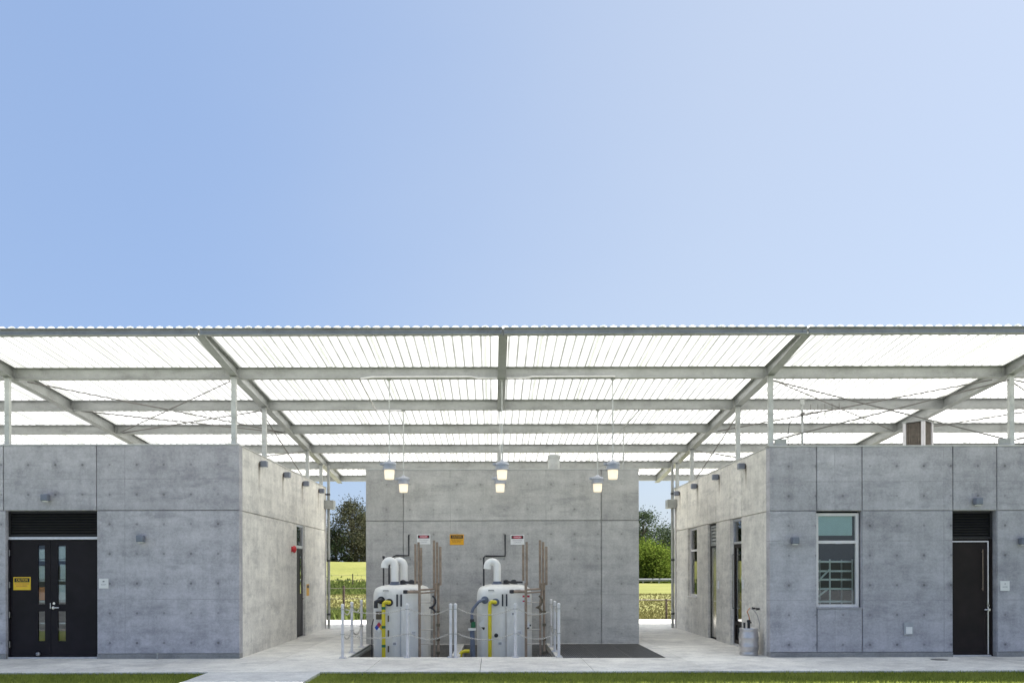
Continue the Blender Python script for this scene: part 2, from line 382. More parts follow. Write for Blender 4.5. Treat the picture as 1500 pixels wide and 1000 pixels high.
# ------------------------------------------------------------------ ground
def terr_z(x, y):
    d = y + 18
    t = min(1, max(0, (d-72)/34)); t = t*t*(3-2*t)
    s = 1 - min(1, max(0, (x - (-2) )/10)); 
    s = s*s*(3-2*s)
    bumps = .12*math.sin(x*.31+y*.17)*math.sin(y*.23+1.3)
    return -.06 + (2.95*t*s + (bumps*min(1,max(0,(d-40)/20))))
def sheet(name, xs, ys, mat, zf):
    mb = MB(); nx = len(xs)
    vs = [(x,y,zf(x,y)) for y in ys for x in xs]
    fs = [(j*nx+i, j*nx+i+1, (j+1)*nx+i+1, (j+1)*nx+i) for j in range(len(ys)-1) for i in range(nx-1)]
    mb.add(vs, fs); return struct(name, mb, mat, smooth=True)
xs = [-900,-300,-120]+[-80+4*i for i in range(41)]+[120,300,900]
ysf = [14.05+3*i for i in range(13)]
sheet('field', xs, ysf, M['field'], terr_z)
ysb = [50.05+3*i for i in range(30)]+[160,220,400,900,2000]
sheet('meadow', xs, ysb, M['berm'], terr_z)
mb = MB(); mb.poly([(-900,-9.0,-.06),(900,-9.0,-.06),(900,-2.42,-.06),(-900,-2.42,-.06)]); struct('lawn', mb, M['lawn'])
mb = MB(); mb.poly([(-900,-900,-.06),(900,-900,-.06),(900,-60,-.06),(-900,-60,-.06)]); struct('far_ground', mb, M['hill'])
hx_ = [-900+30*i for i in range(61)]
mb = MB(); vs = []
for q in range(4):
    vs += [(x,-380-q*60, -.2+(0,.55,.9,1.)[q]*(6.5+2.5*math.sin(x*.011+1)+1.5*math.sin(x*.037))) for x in hx_]
mb.add(vs, [(q*61+i,(q+1)*61+i,(q+1)*61+i+1,q*61+i+1) for q in range(3) for i in range(60)]); struct('hills', mb, M['hill'], smooth=True)
mb = MB(); mb.poly([(-900,-60,-.055),(900,-60,-.055),(900,-9,-.055),(-900,-9,-.055)]); struct('yard', mb, M['conc_yard'])  # unseen ground added behind the camera to bounce light onto the fronts
mb = MB(); mb.poly([(-900,-2.42,-.07),(-17,-2.42,-.07),(-17,14.05,-.07),(-900,14.05,-.07)]); mb.poly([(18.5,-2.42,-.07),(900,-2.42,-.07),(900,14.05,-.07),(18.5,14.05,-.07)]); struct('side_ground', mb, M['field'])

# paving slabs with open joints; holes for the pit and the grating
PX0, PX1, PY0, PY1 = -3.07, 1.33, .22, 3.44         # pit
GX0, GX1, GY0, GY1 = 1.47, 3.62, .0, 3.46           # grating
mb = MB()
def slab(x0,x1,y0,y1):
    g = .004
    if x1-x0 < .03 or y1-y0 < .03: return
    mb.box(x0+g, x1-g, y0+g, y1-g, -.14, 0)
jx = [-16.9+2.083*i-.09 for i in range(18)]
jx = [-.24+2.083*i for i in range(-8,9)]
jx = [-17]+[x for x in jx if -16.5 < x < 18]+[18.5]
for a, b in zip(jx, jx[1:]):
    slab(a, b, -2.4, -.02)
for a, b in zip(jx, jx[1:]):
    if b <= -3.15 or a >= GX1: 
        for y0, y1 in ((-.02,2.9),(2.9,5.8),(5.8,8.7),(8.7,11.4),(11.4,14.04)): slab(a, b, y0, y1)
    else:
        for y0, y1 in ((3.46,5.8),(5.8,8.7),(8.7,11.4),(11.4,14.04)): slab(a, b, y0, y1)
for y0, y1 in ((-.02,2.9),(2.9,3.46)):
    lo = max([x for x in jx if x <= -3.15]); hi = min([x for x in jx if x >= GX1])
    slab(lo, -3.07, y0, y1); slab(GX1, hi, y0, y1)
slab(PX0, PX1+.0, -.02, PY0); slab(PX1, GX0, -.02, 3.46)
struct('pavement', mb, M['conc_pave'], bevel=.006)
mb = MB()
mb.box(-17,PX0-.02,-2.41,14.04,-.3,-.03); mb.box(GX1+.02,18.5,-2.41,14.04,-.3,-.03); mb.box(PX0-.02,GX1+.02,-2.41,-.03,-.3,-.03); mb.box(PX0-.02,GX1+.02,3.5,14.04,-.3,-.03)
struct('pavement_base', mb, M['dark_gap'])
mb = MB()
for y0 in (-4.6,-6.8,-9.0): mb.box(-5.16,-3.14,y0+.004,y0+2.2-.004+(.0 if y0<-4.6 else .0),-.15,-.004)
struct('path', mb, M['conc_path'], bevel=.006)

# pit
t = thing('tank_pit', 'sunken concrete pit with a dividing curb under the two white tanks', 'pit', (-.85,1.8,-.75))
mb = MB(); mb.box(PX0-.15,GX1-.02,PY0-.02,3.48,-.9,-.75); part('floor', mb, M['conc_pit'], t)
mb = MB(); mb.box(PX0-.15,PX0,PY0-.1,3.48,-.75,-.145); mb.box(PX0,PX1,PY0-.15,PY0,-.75,-.145); mb.box(PX1,PX1+.13,PY0-.1,3.48,-.75,-.145); mb.box(PX0,PX1,3.44,3.48,-.75,-.02)
part('pit_wall', mb, M['conc_pit'], t)
mb = MB(); mb.box(-.9,-.72,PY0+.003,3.43,-.74,-.005); part('dividing_curb', mb, M['conc_pave'], t, bevel=.008)
mb = MB(); mb.box(PX0-.0,PX0+.03,PY0,3.43,-.06,.006); mb.box(PX0+.07,PX0+.085,PY0,3.43,-.09,-.02); part('edge_angle', mb, M['steel'], t)

# gratings
def grating_panel(name, x0,x1,y0,y1,z, parent, loc=None):
    mb = MB(); d = .03
    for (a,b,c,e) in ((x0,x1,y0,y0+.008),(x0,x1,y1-.008,y1),(x0,x0+.008,y0+.008,y1-.008),(x1-.008,x1,y0+.008,y1-.008)): mb.box(a,b,c,e,z-d,z)
    n = int((x1-x0)/.042)
    for i in range(1,n): x = x0+(x1-x0)*i/n; mb.box(x-.004,x+.004,y0+.008,y1-.008,z-d,z-.001)
    k = int((y1-y0)/.1)
    for i in range(1,k): y = y0+(y1-y0)*i/k; mb.box(x0+.008,x1-.008,y-.004,y+.004,z-.009,z-.002)
    return part(name, mb, M['grating'], parent, loc)
t = thing('floor_grating', 'dark steel walkway grating in the paving before the middle block', 'grating', (2.5,1.7,-.02))
for i in range(3):
    a = GX0 + (GX1-GX0)*i/3; b = GX0 + (GX1-GX0)*(i+1)/3
    grating_panel('grating_panel', a+.004, b-.004, GY0+.004, GY1-.006, -.004, t)
mb = MB(); mb.box(GX0,GX1,GY0,3.48,-.5,-.42); mb.box(GX0-.01,GX0,GY0,3.48,-.42,-.15); mb.box(GX1,GX1+.01,GY0,3.48,-.42,-.15); part('sump', mb, M['pit_dark'], t)
g = grating_panel('pit_grating', 1.0, 1.3, .3, 1.5, -.05, None, (1.15,.9,-.05)); tag(g, 'small steel grating beside the right tank at the pit edge', 'grating')

# ------------------------------------------------------------------ buildings
GAP = .011; FACE = .03
def wall_cells(mb, plane, axis, sign, cells, thick=.25, outer=()):
    """cells: (u0,u1,z0,z1). face at `plane`; body extends in direction sign along the other axis."""
    for (u0,u1,z0,z1) in cells:
        a = GAP if (u0 not in outer) else 0; b = GAP if (u1 not in outer) else 0
        p0, p1 = plane, plane+sign*FACE; q0, q1 = p1, plane+sign*thick
        zt = 0 if z1 > 4.3 else GAP; zb = 0 if z0 < .02 else GAP
        for (x0,x1,ua,ub,za,zb_) in ((p0,p1,u0+a,u1-b,z0+zb,z1-zt),(q0,q1,u0,u1,z0,z1)):
            lo, hi = min(x0,x1), max(x0,x1)
            if axis == 0: mb.box(ua,ub,lo,hi,za,zb_)
            else: mb.box(lo,hi,ua,ub,za,zb_)

def louvre_mesh(u0,u1,z0,z1,y, axis=0, sgn=1, pitch=.055):
    """angled blades in a frame; axis 0: panel faces -Y at y"""
    mb = MB(); fr = .035
    def b(ua,ub,ya,yb,za,zb):
        if axis == 0: mb.box(ua,ub,min(ya,yb),max(ya,yb),za,zb)
        else: mb.box(min(ya,yb),max(ya,yb),ua,ub,za,zb)
    b(u0,u1,y,y+sgn*.06,z1-fr,z1); b(u0,u1,y,y+sgn*.06,z0,z0+fr); b(u0,u0+fr,y,y+sgn*.06,z0+fr,z1-fr); b(u1-fr,u1,y,y+sgn*.06,z0+fr,z1-fr)
    b(u0+fr,u1-fr,y+sgn*.06,y+sgn*.075,z0+fr,z1-fr)
    n = int((z1-z0-2*fr)/pitch)
    for i in range(n):
        z = z0+fr+(i+.5)*(z1-z0-2*fr)/n; h = pitch*.42; um = (u0+u1)/2; hw = (u1-u0)/2-fr
        if axis == 0: mb.obox((um, y+sgn*.032, z), (hw,0,0), (0,sgn*.022,h), (0,sgn*-.0015*0+.001,-.003))
        else: mb.obox((y+sgn*.032, um, z), (0,hw,0), (sgn*.022,0,h), (.001,0,-.003))
    return mb

JZ = 3.1
# ---- left building
LX, LT, DEPTH = -5.31, 4.46, 9.45
lb = thing('concrete_building', 'grey board-marked concrete building on the left with black double doors', 'building', (-10,4.7,0))
XL = -17.5
mb = MB()
cells = [(XL,-13.0,JZ,LT),(-13.0,-10.24,JZ,LT),(-10.24,-8.29,JZ,LT),(-8.29,LX,JZ,LT),
         (XL,-13.0,.1,JZ),(-13.0,-10.2,.1,JZ),(-8.29,LX,.1,JZ)]
wall_cells(mb, 0, 0, 1, cells, outer=(XL,LX,-10.2))
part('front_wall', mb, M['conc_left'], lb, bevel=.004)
mb = MB(); mb.box(XL,-10.2,.006,.25,0,.1); mb.box(-8.29,LX,.006,.25,0,.1); part('plinth', mb, M['conc_plinth'], lb)
mb = MB()
DY0, DY1 = 5.3, 6.3
cells = [(.25,DY0,JZ,LT),(DY0,DY1,JZ,LT),(DY1,DEPTH,JZ,LT),(.25,DY0,0,JZ),(DY1,DEPTH,0,JZ)]
wall_cells(mb, LX, 1, -1, cells, outer=(.25,DEPTH))
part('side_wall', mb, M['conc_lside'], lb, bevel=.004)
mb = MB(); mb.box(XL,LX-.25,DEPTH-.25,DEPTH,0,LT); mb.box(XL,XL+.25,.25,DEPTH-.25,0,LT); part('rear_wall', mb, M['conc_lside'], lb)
mb = MB(); mb.box(XL+.25,LX-.25,.25,DEPTH-.25,4.0,4.25); part('roof', mb, M['coping'], lb)
mb = MB(); mb.box(XL,LX+.012,-.012,.262,LT,LT+.028); mb.box(LX-.262,LX+.012,.262,DEPTH+.01,LT,LT+.028); part('coping', mb, M['coping'], lb, bevel=.004)
mb = MB(); mb.box(XL+.25,LX-.25,.25,DEPTH-.25,-.02,.012); part('interior_floor', mb, M['floor_in'], lb)
# double door
OX0, OX1 = -10.2, -8.29; DY = .13
part('louvre', louvre_mesh(OX0+.01,OX1-.01,2.56,3.09,DY-.02), M['louvre'], lb)
fr = MB(); fr.box(OX0,OX0+.035,DY-.03,DY+.08,0,2.5); fr.box(OX1-.035,OX1,DY-.03,DY+.08,0,2.5)
fr.box(OX0+.035,OX1-.035,DY+.0,DY+.06,2.4925,2.499); dfr = part('door_frame', fr, M['door_black'], lb)
mb = MB(); mb.box(OX0+.002,OX1-.002,DY-.045,DY+.08,2.5,2.555); part('head_bar', mb, M['alu'], dfr, bevel=.004)
mb = MB(); mb.box(OX0+.002,OX1-.002,DY-.08,DY+.1,.0,.035); part('threshold', mb, M['alu'], dfr, bevel=.006)
def leaf(x0,x1,y,z0,z1,lites,mat,parent,name='door'):
    """door leaf with glazed slots: lites (xa,xb,za,zb)"""
    mb = MB()
    if lites:
        xa, xb = lites[0][0], lites[0][1]
        mb.box(x0,xa,y,y+.045,z0,z1); mb.box(xb,x1,y,y+.045,z0,z1)
        zs = [z0]+[q for l in sorted(lites,key=lambda l:l[2]) for q in (l[2],l[3])]+[z1]
        for i in range(0,len(zs),2): mb.box(xa,xb,y,y+.045,zs[i],zs[i+1])
    else: mb.box(x0,x1,y,y+.045,z0,z1)
    return part(name, mb, mat, parent)
def px2x(px, D=18.13): return (px-722)*D/1260
def py2z(py, D=18.13): return 1.83-(py-835)*D/1260
for (x0,x1,la,lbx) in ((OX0+.04,px2x(74.3)-.003,px2x(55.5),px2x(65.6)),(px2x(74.3)+.003,OX1-.04,px2x(84.5),px2x(96))):
    lts = [(la,lbx,py2z(883),py2z(797)),(la,lbx,py2z(937),py2z(893.5))]
    d = leaf(x0,x1,DY,.045,2.49,lts,M['door_black'],lb)
    mb = MB()
    for (a,b,c,e) in lts: mb.box(a,b,DY+.018,DY+.026,c,e)
    part('glass_lite', mb, M['glass'], d)
    hx = OX0+.022 if x0 < -9.3 else OX1-.042
    for z in (2.22,1.55,.92,.3):
        mb = MB(); mb.box(hx,hx+.02,DY-.047,DY-.002,z-.06,z+.06); mb.tube([(hx+.01,DY-.04,z-.065),(hx+.01,DY-.04,z+.065)],.011,8); part('hinge', mb, M['alu'], d)
    sx = px2x(58) if x0 < -9.3 else px2x(90)
    mb = MB(); mb.tube([(sx,DY-.002,.1),(sx,DY-.05,.1)],.018,10); mb.lathe((sx,DY-.07,.1),[(.006,-.045),(.036,-.03),(.045,0),(.036,.03),(.006,.045)],14); part('door_stop', mb, M['alu'], d, smooth=True)
    if x0 > -9.5:
        hx = px2x(79.5); hz = py2z(888)
        mb = MB(); mb.tube([(hx,DY,hz),(hx,DY-.05,hz)],.03,14); mb.tube([(hx,DY-.05,hz),(hx+.02,DY-.06,hz),(hx+.13,DY-.06,hz)],.013,10); part('handle', mb, M['chrome'], d, smooth=True)
        mb = MB(); mb.tube([(hx,DY,hz+.09),(hx,DY-.018,hz+.09)],.027,14); part('lock', mb, M['chrome'], d, smooth=True)
        mb = MB(); mb.box(hx-.09,hx-.075,DY-.006,DY-.001,hz-.02,hz+.1); part('strike_plate', mb, M['alu'], d)
# side entrance of the left building, recessed
mb = MB(); X = LX-.05
mb.box(X-.05,X,DY0,DY0+.05,0,JZ); mb.box(X-.05,X,DY1-.05,DY1,0,JZ); mb.box(X-.05,X+.01,DY0+.05,DY1-.05,2.45,2.53); mb.box(X-.05,X,DY0+.05,DY1-.05,JZ-.05,JZ)
f = part('side_door_frame', mb, M['alu'], lb)
mb = MB(); mb.box(X-.03,X-.02,DY0+.05,DY1-.05,2.53,JZ-.05); part('transom_glass', mb, M['glass_dark'], f)
mb = MB(); mb.box(X-.045,X-.005,DY0+.055,DY1-.055,.02,2.445); d = part('side_door', mb, M['door_black'], lb)
mb = MB(); mb.tube([(X-.005,DY1-.12,1.05),(X+.05,DY1-.12,1.05),(X+.05,DY1-.25,1.05)],.012,8); part('handle', mb, M['chrome'], d, smooth=True)
mb = MB(); mb.box(X-.003,X+.004,DY1-.42,DY1-.3,1.2,2.3); part('glass_lite', mb, M['glass_dark'], d)

# ---- right building
RX, RT, RDEPTH, XR = 5.80, 4.40, 9.5, 18.2
rb = thing('concrete_building', 'grey concrete building on the right with a white framed window and single door', 'building', (12,4.7,0))
WX0, WX1, WZ0, WZ1 = 6.78, 7.73, 1.02, 3.04
EX0, EX1 = 9.63, 10.55
JR = 3.06
mb = MB()
cells = [(RX,WX0,JR,RT),(WX0,WX1,JR,RT),(WX1,EX0,JR,RT),(EX0,EX1,JR,RT),(EX1,13.6,JR,RT),(13.6,XR,JR,RT),
         (RX,WX0,.1,JR),(WX0,WX1,.1,WZ0),(WX1,EX0,.1,JR),(EX1,13.6,.1,JR),(13.6,XR,.1,JR)]
wall_cells(mb, 0, 0, 1, cells, outer=(RX,XR))
part('front_wall', mb, M['conc_right'], rb, bevel=.004)
mb = MB(); mb.box(RX,EX0,.006,.25,0,.1); mb.box(EX1,XR,.006,.25,0,.1); part('plinth', mb, M['conc_plinth'], rb)
G0,G1 = 2.08,3.02; S0,S1 = 4.35,5.22; W0,W1 = 6.45,7.58
mb = MB()
cells = [(.25,G0,JR,RT),(G0,G1,JR,RT),(G1,S0,JR,RT),(S0,S1,JR,RT),(S1,W0,JR,RT),(W0,W1,JR,RT),(W1,RDEPTH,JR,RT),
         (.25,G0,0,JR),(G1,S0,0,JR),(S1,W0,0,JR),(W0,W1,0,1.05),(W1,RDEPTH,0,JR)]
wall_cells(mb, RX, 1, 1, cells, outer=(.25,RDEPTH))
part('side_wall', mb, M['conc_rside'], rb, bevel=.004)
mb = MB(); mb.box(RX+.25,XR,RDEPTH-.25,RDEPTH,0,RT); mb.box(XR-.25,XR,.25,RDEPTH-.25,0,RT); part('rear_wall', mb, M['conc_rside'], rb)
mb = MB(); mb.box(RX+.25,XR-.25,.25,RDEPTH-.25,4.0,4.22); part('roof', mb, M['coping'], rb)
mb = MB(); mb.box(RX-.012,XR,-.012,.262,RT,RT+.028); mb.box(RX-.012,RX+.262,.262,RDEPTH+.01,RT,RT+.028); part('coping', mb, M['coping'], rb, bevel=.004)
mb = MB(); mb.box(RX+.25,XR-.25,.25,RDEPTH-.25,-.02,.012); part('interior_floor', mb, M['floor_in'], rb)
mb = MB(); mb.box(RX+.25,9.3,1.5,1.6,.012,4.0); part('partition', mb, M['partition'], rb)  # added dark wall that keeps the room behind the window dark
# front window
wy = .1
def frame_mb(u0,u1,z0,z1,y0,y1,t,axis=0,bars=()):
    mb = MB()
    def b(ua,ub,za,zb):
        if axis == 0: mb.box(ua,ub,y0,y1,za,zb)
        else: mb.box(y0,y1,ua,ub,za,zb)
    b(u0,u1,z1-t,z1); b(u0,u1,z0,z0+t); b(u0,u0+t,z0+t,z1-t); b(u1-t,u1,z0+t,z1-t)
    for z in bars: b(u0+t,u1-t,z-t/2,z+t/2)
    return mb
wf = part('window', frame_mb(WX0+.01,WX1-.03,WZ0+.02,WZ1-.02,wy,wy+.09,.062,0,(2.41,)), M['white_frame'], rb, bevel=.004)
mb = MB(); mb.box(WX0+.07,WX1-.09,wy+.05,wy+.058,2.44,WZ1-.08); part('upper_pane', mb, M['glass'], wf)
mb = MB(); mb.box(WX0+.07,WX1-.09,wy+.05,wy+.058,WZ0+.08,2.38); part('lower_pane', mb, M['glass'], wf)
mb = MB(); mb.box(WX0+.075,WX1-.14,wy+.075,wy+.08,2.55,WZ1-.07); part('blind', mb, M['blind'], wf)
mb = MB(); mb.box(WX0-.005,WX1+.005,-.02,wy-.002,WZ0-.0,WZ0+.018); part('sill', mb, M['conc_right'], wf)
mb = MB(); mb.box(WX0+.42,WX0+.55,wy-.02,wy-.001,2.375,2.4); part('latch', mb, M['alu'], wf)
# wire rack behind the window
t = thing('wire_rack', 'white wire bottle rack standing inside behind the white framed window', 'rack', (7.25,.75,0))
mb = MB()
for x in (6.8,7.2,7.68):
    for y in (.38,.95): mb.tube([(x,y,0),(x,y,2.05)],.018,6)
part('upright', mb, M['white_pvc'], t)
for z in (1.15,1.42,1.62,1.8,2.0):
    mb = MB(); mb.box(6.8,7.68,.37,.386,z-.02,z+.02); mb.box(6.8,7.68,.94,.956,z-.013,z+.013)
    for i in range(12): x = 6.84+i*.073; mb.tube([(x,.38,z+.01),(x,.95,z+.01)],.004,5)
    part('shelf', mb, M['white_pvc'], t)
mb = MB(); mb.tube([(6.8,.36,1.45),(7.2,.36,1.85)],.02,6); mb.tube([(6.8,.36,1.15),(7.15,.36,1.42)],.02,6); part('diagonal_brace', mb, M['white_pvc'], t)
# front door right
part('louvre', louvre_mesh(EX0+.004,EX1-.03,2.47,3.05,.14), M['louvre'], rb)
mb = MB(); mb.box(EX0,EX0+.03,.15,.24,0,2.47); mb.box(EX1-.05,EX1,.16,.25,0,2.47); mb.box(EX0+.03,EX1-.05,.17,.23,2.44,2.465); f = part('door_frame', mb, M['door_brown'], rb)
mb = MB(); mb.box(EX0+.03,EX1-.09,.145,.2,2.405,2.43); mb.box(EX1-.115,EX1-.09,.145,.2,.04,2.405); part('trim', mb, M['alu'], f)
mb = MB(); mb.box(EX0+.002,EX1-.06,.1,.24,0,.03); part('threshold', mb, M['alu'], f, bevel=.005)
mb = MB(); mb.box(EX0+.035,EX1-.12,.16,.205,.04,2.40); d = part('door', mb, M['door_brown'], rb)
mb = MB(); hx = px2x(1438,18.16)
mb.tube([(hx,.16,2.2),(hx,.12,2.2)],.008,6); mb.tube([(hx,.16,1.42),(hx,.12,1.42)],.008,6); mb.tube([(hx,.115,2.25),(hx,.115,1.38)],  .008,8); part('pull_bar', mb, M['brown_pipe'], d, smooth=True)
hx = px2x(1447,18.16); hz = py2z(894)
mb = MB(); mb.tube([(hx,.16,hz),(hx,.11,hz)],.026,12); mb.tube([(hx,.11,hz),(hx-.02,.1,hz),(hx-.11,.1,hz)],.012,8); part('handle', mb, M['chrome'], d, smooth=True)
mb = MB(); mb.tube([(hx,.16,hz+.09),(hx,.145,hz+.09)],.024,12); part('lock', mb, M['chrome'], d)
# side openings of the right building
X = RX+.07
f = part('glass_door_frame', frame_mb(G0+.005,G1-.005,.0,JR-.01,X,X+.07,.05,1,(2.48,)), M['alu'], rb)
mb = MB(); mb.box(X+.03,X+.038,G0+.055,G1-.055,2.51,JR-.06); part('transom_glass', mb, M['glass_dark'], f)
d = part('glass_door', frame_mb(G0+.06,G1-.06,.055,2.45,X+.012,X+.055,.09,1,(.55,)), M['door_brown'], rb)
mb = MB(); mb.box(X+.03,X+.038,G0+.15,G1-.15,.6,2.36); part('glass', mb, M['glass_dark'], d)
mb = MB(); mb.tube([(X+.01,G1-.13,.9),(X-.05,G1-.13,.9),(X-.05,G1-.13,2.2),(X+.01,G1-.13,2.2)],.014,8); part('pull_bar', mb, M['chrome'], d, smooth=True)
mb = MB()
ring = [(X+.024, G0+.24+.1*math.cos(a), 1.62+.14*math.sin(a)) for a in [2*math.pi*k/20 for k in range(20)]]
ring2 = [(X+.029, p[1], p[2]) for p in ring]; mb.loft([ring, ring2]); part('round_sticker', mb, M['blind'], d)
f = part('metal_door_frame', frame_mb(S0+.004,S1-.004,.0,JR-.01,X,X+.07,.045,1,(2.45,)), M['door_brown'], rb)
part('side_louvre', louvre_mesh(S0+.05,S1-.05,2.475,JR-.06,X+.002,1,1,.08), M['steel'], rb)
mb = MB(); mb.box(X+.012,X+.055,S0+.05,S1-.05,.03,2.42)
mm, ntm, bsm = newmat('reflective_metal_door'); bsm.inputs['Base Color'].default_value=(.33,.32,.30,1); bsm.inputs['Metallic'].default_value=.85; bsm.inputs['Roughness'].default_value=.2
d = part('metal_door', mb, mm, rb)
mb = MB(); mb.tube([(X+.012,S0+.13,1.02),(X-.04,S0+.13,1.02),(X-.04,S0+.25,1.02)],.012,8); part('handle', mb, M['chrome'], d, smooth=True)
f = part('side_window', frame_mb(W0+.01,W1-.01,1.07,JR-.01,X,X+.07,.055,1,(2.4,)), M['white_frame'], rb)
mb = MB(); mb.box(X+.03,X+.038,W0+.065,W1-.065,1.125,2.37); mb.box(X+.03,X+.038,W0+.065,W1-.065,2.43,JR-.07); part('pane', mb, M['glass_dark'], f)
mb = MB(); mb.box(RX-.02,RX+.068,W0-.01,W1+.01,1.035,1.065); part('sill', mb, M['white_frame'], f)

# ---- middle block
CX0, CX1, CY0, CY1, CT = -3.17, 3.65, 3.5, 8.4, 4.34
cb = thing('concrete_block_building', 'windowless grey concrete block standing between the two buildings behind the tanks', 'building', (.2,6,0))
mb = MB()
xa, xb = px2x(591,21.5), px2x(881,21.5)
cells = [(CX0,xa,JZ-.03,CT),(xa,xb,JZ-.03,CT),(xb,CX1,JZ-.03,CT),(CX0,xa,-.0,JZ-.03),(xa,xb,-.0,JZ-.03),(xb,CX1,-.0,JZ-.03)]
wall_cells(mb, CY0, 0, 1, cells, outer=(CX0,CX1))
part('front_wall', mb, M['conc_mid'], cb, bevel=.004)
mb = MB(); mb.box(CX0,CX0+.25,CY0+.25,CY1,0,CT); mb.box(CX1-.25,CX1,CY0+.25,CY1,0,CT); mb.box(CX0+.25,CX1-.25,CY1-.25,CY1,0,CT); part('rear_wall', mb, M['conc_mid'], cb)
mb = MB(); mb.box(CX0+.25,CX1-.25,CY0+.25,CY1-.25,3.9,4.15); part('roof', mb, M['coping'], cb)
mb = MB(); mb.box(CX0-.012,CX1+.012,CY0-.012,CY0+.262,CT,CT+.028); part('coping', mb, M['coping'], cb)

# stored goods behind the door glass
for (x,z,w_,h_,m_,lab,cat) in ((px2x(60),1.62,.22,.62,'bin_white','tall white carton seen through the left door slot','carton'),(px2x(60),1.3,.2,.24,'bin_orange','orange jug seen through the left door slot','jug'),
        (px2x(90),1.5,.22,.75,'bin_white','tall white carton seen through the right door slot','carton'),(px2x(60),.35,.3,.6,'bin_brown','brown carton low behind the left door slot','carton'),(px2x(91),.35,.3,.6,'bin_brown','brown carton low behind the right door slot','carton')):
    pass
t = thing('storage_shelf', 'shelf of cartons standing just inside the black double doors', 'shelf', (-9.2,.5,0))
mb = MB()
for x in (-9.75,-9.05,-8.75): mb.box(x,x+.04,.3,.34,0,2.4)
part('upright', mb, M['white_frame'], t)
for z in (.3,.72,1.18,1.62,2.05):
    mb = MB(); mb.box(-9.75,-8.71,.19,.7,z,z+.03); part('shelf_board', mb, M['white_frame'], t)
def goods(name,x0,x1,z0,z1,m,lab):
    mb = MB(); mb.box(x0,x1,.175,.33,z0,z1); o = part(name, mb, M[m], None, ((x0+x1)/2,.38,z0), bevel=.012); tag(o, lab, name)
goods('bottle_crate',-9.72,-9.36,2.09,2.3,'bin_white','white crate on the top shelf behind the left door slot')
goods('bottle_crate',-9.2,-8.82,2.09,2.36,'bin_white','white crate on the top shelf behind the right door slot')
goods('carton',-9.72,-9.38,1.66,1.95,'bin_white','white carton on the shelf seen high through the left door slot')
goods('jug',-9.6,-9.4,1.22,1.5,'bin_orange','orange jug on the shelf seen through the left door slot')
goods('crate',-9.7,-9.4,.34,.6,'bin_brown','brown crate low on the shelf behind the left door slot')
goods('tray',-9.15,-8.85,1.66,1.98,'bin_white','white tray on the shelf seen through the right door slot')
goods('bucket',-9.2,-8.9,1.22,1.55,'bin_white','white bucket on the shelf below the tray behind the right door slot')
goods('box',-9.15,-8.8,.34,.62,'bin_brown','brown box low on the shelf behind the right door slot')

# ------------------------------------------------------------------ canopy
SL = .0765
def zb(y): return 5.92 - SL*y
DP = .26
can = thing('canopy', 'open steel canopy with white translucent corrugated roofing over all the buildings', 'canopy', (.2,5,4.46))
RAFT = [-15.1,-10.22,-5.45,.2,5.86,10.93,15.9,20.3]
PUR = [-2.0,.32,2.84,5.24,7.7,10.17,12.6]
def iprof(c, half, zt, z_b, tf=.014, tw=.01):
    """I outline in x-z at (c): list of (dx,z)"""
    return [(-half,zt),(half,zt),(half,zt-tf),(tw,zt-tf),(tw,z_b+tf),(half,z_b+tf),(half,z_b),(-half,z_b),(-half,z_b+tf),(-tw,z_b+tf),(-tw,zt-tf),(-half,zt-tf)]
for X in RAFT:
    yend = 2.9 if X == .2 else 12.72
    rings = []
    for y, dep in ((-1.98,.13),(.3,DP),(yend,DP)):
        zt = zb(y)+DP; rings.append([(X+dx,y,z) for dx,z in iprof(X,.085,zt,zt-dep)])
    mb = MB(); mb.loft(rings); part('rafter', mb, M['steel'], can)
for k, y in enumerate(PUR):
    dep = .125 if k == 0 else (.2 if k == 6 else .245)
    zt = zb(y)+DP-.004
    rows = RAFT if k < 3 else [r for r in RAFT if r != .2]
    for a, b in zip(rows, rows[1:]):
        h = .075
        rings = [[(x, y+dx, z) for dx,z in iprof(0,h,zt,zt-dep)] for x in (a+.02,b-.02)]
        mb = MB(); mb.loft(rings)
        for x in (a+.06,b-.06):   # clip plates with bolts
            mb.box(x-.035,x+.035,y-.024,y-.012,zt-dep+.03,zt-.03)
            for z in (zt-dep*.3,zt-dep*.7): mb.tube([(x,y-.024,z),(x,y-.036,z)],.012,6)
        part('purlin', mb, M['steel'], can)
# roof sheets
PER = .183; NP = 6; x = -18.8; ns = 36
def prof(u):   # u in periods
    c = .5+.5*math.cos(2*math.pi*u); return .03*(c**.85)
for i in range(ns):
    x0 = x + i*PER*NP; pts = []
    K = 12; n = NP*K+K//2
    up = .0035
    for j in range(-K//4, n-K//4+1):
        u = j/K; e = up if j > NP*K - 1 - K//4 - 2 else 0
        pts.append((x0+u*PER, prof(u)+e+ (.0)))
    mb = MB(); ys_ = [-2.05,2,7,12.85]; vs = []
    for y in ys_: vs += [(p[0], y, zb(y)+DP-.001+p[1]) for p in pts]
    m_ = len(pts); fs = [(r*m_+q, r*m_+q+1, (r+1)*m_+q+1, (r+1)*m_+q) for r in range(len(ys_)-1) for q in range(m_-1)]
    mb.add(vs, fs, 0)
    for y in [-2+.6*q for q in range(25)]:
        xx = x0+.5*PER; z = zb(y)+DP+.004
        mb.obox((x0+PER*.06,y,z+.034),(.008,0,0),(0,.008,0),(0,0,.008),1)
    part('roof_sheet', mb, [M['roof'], M['rod']], can, smooth=True)
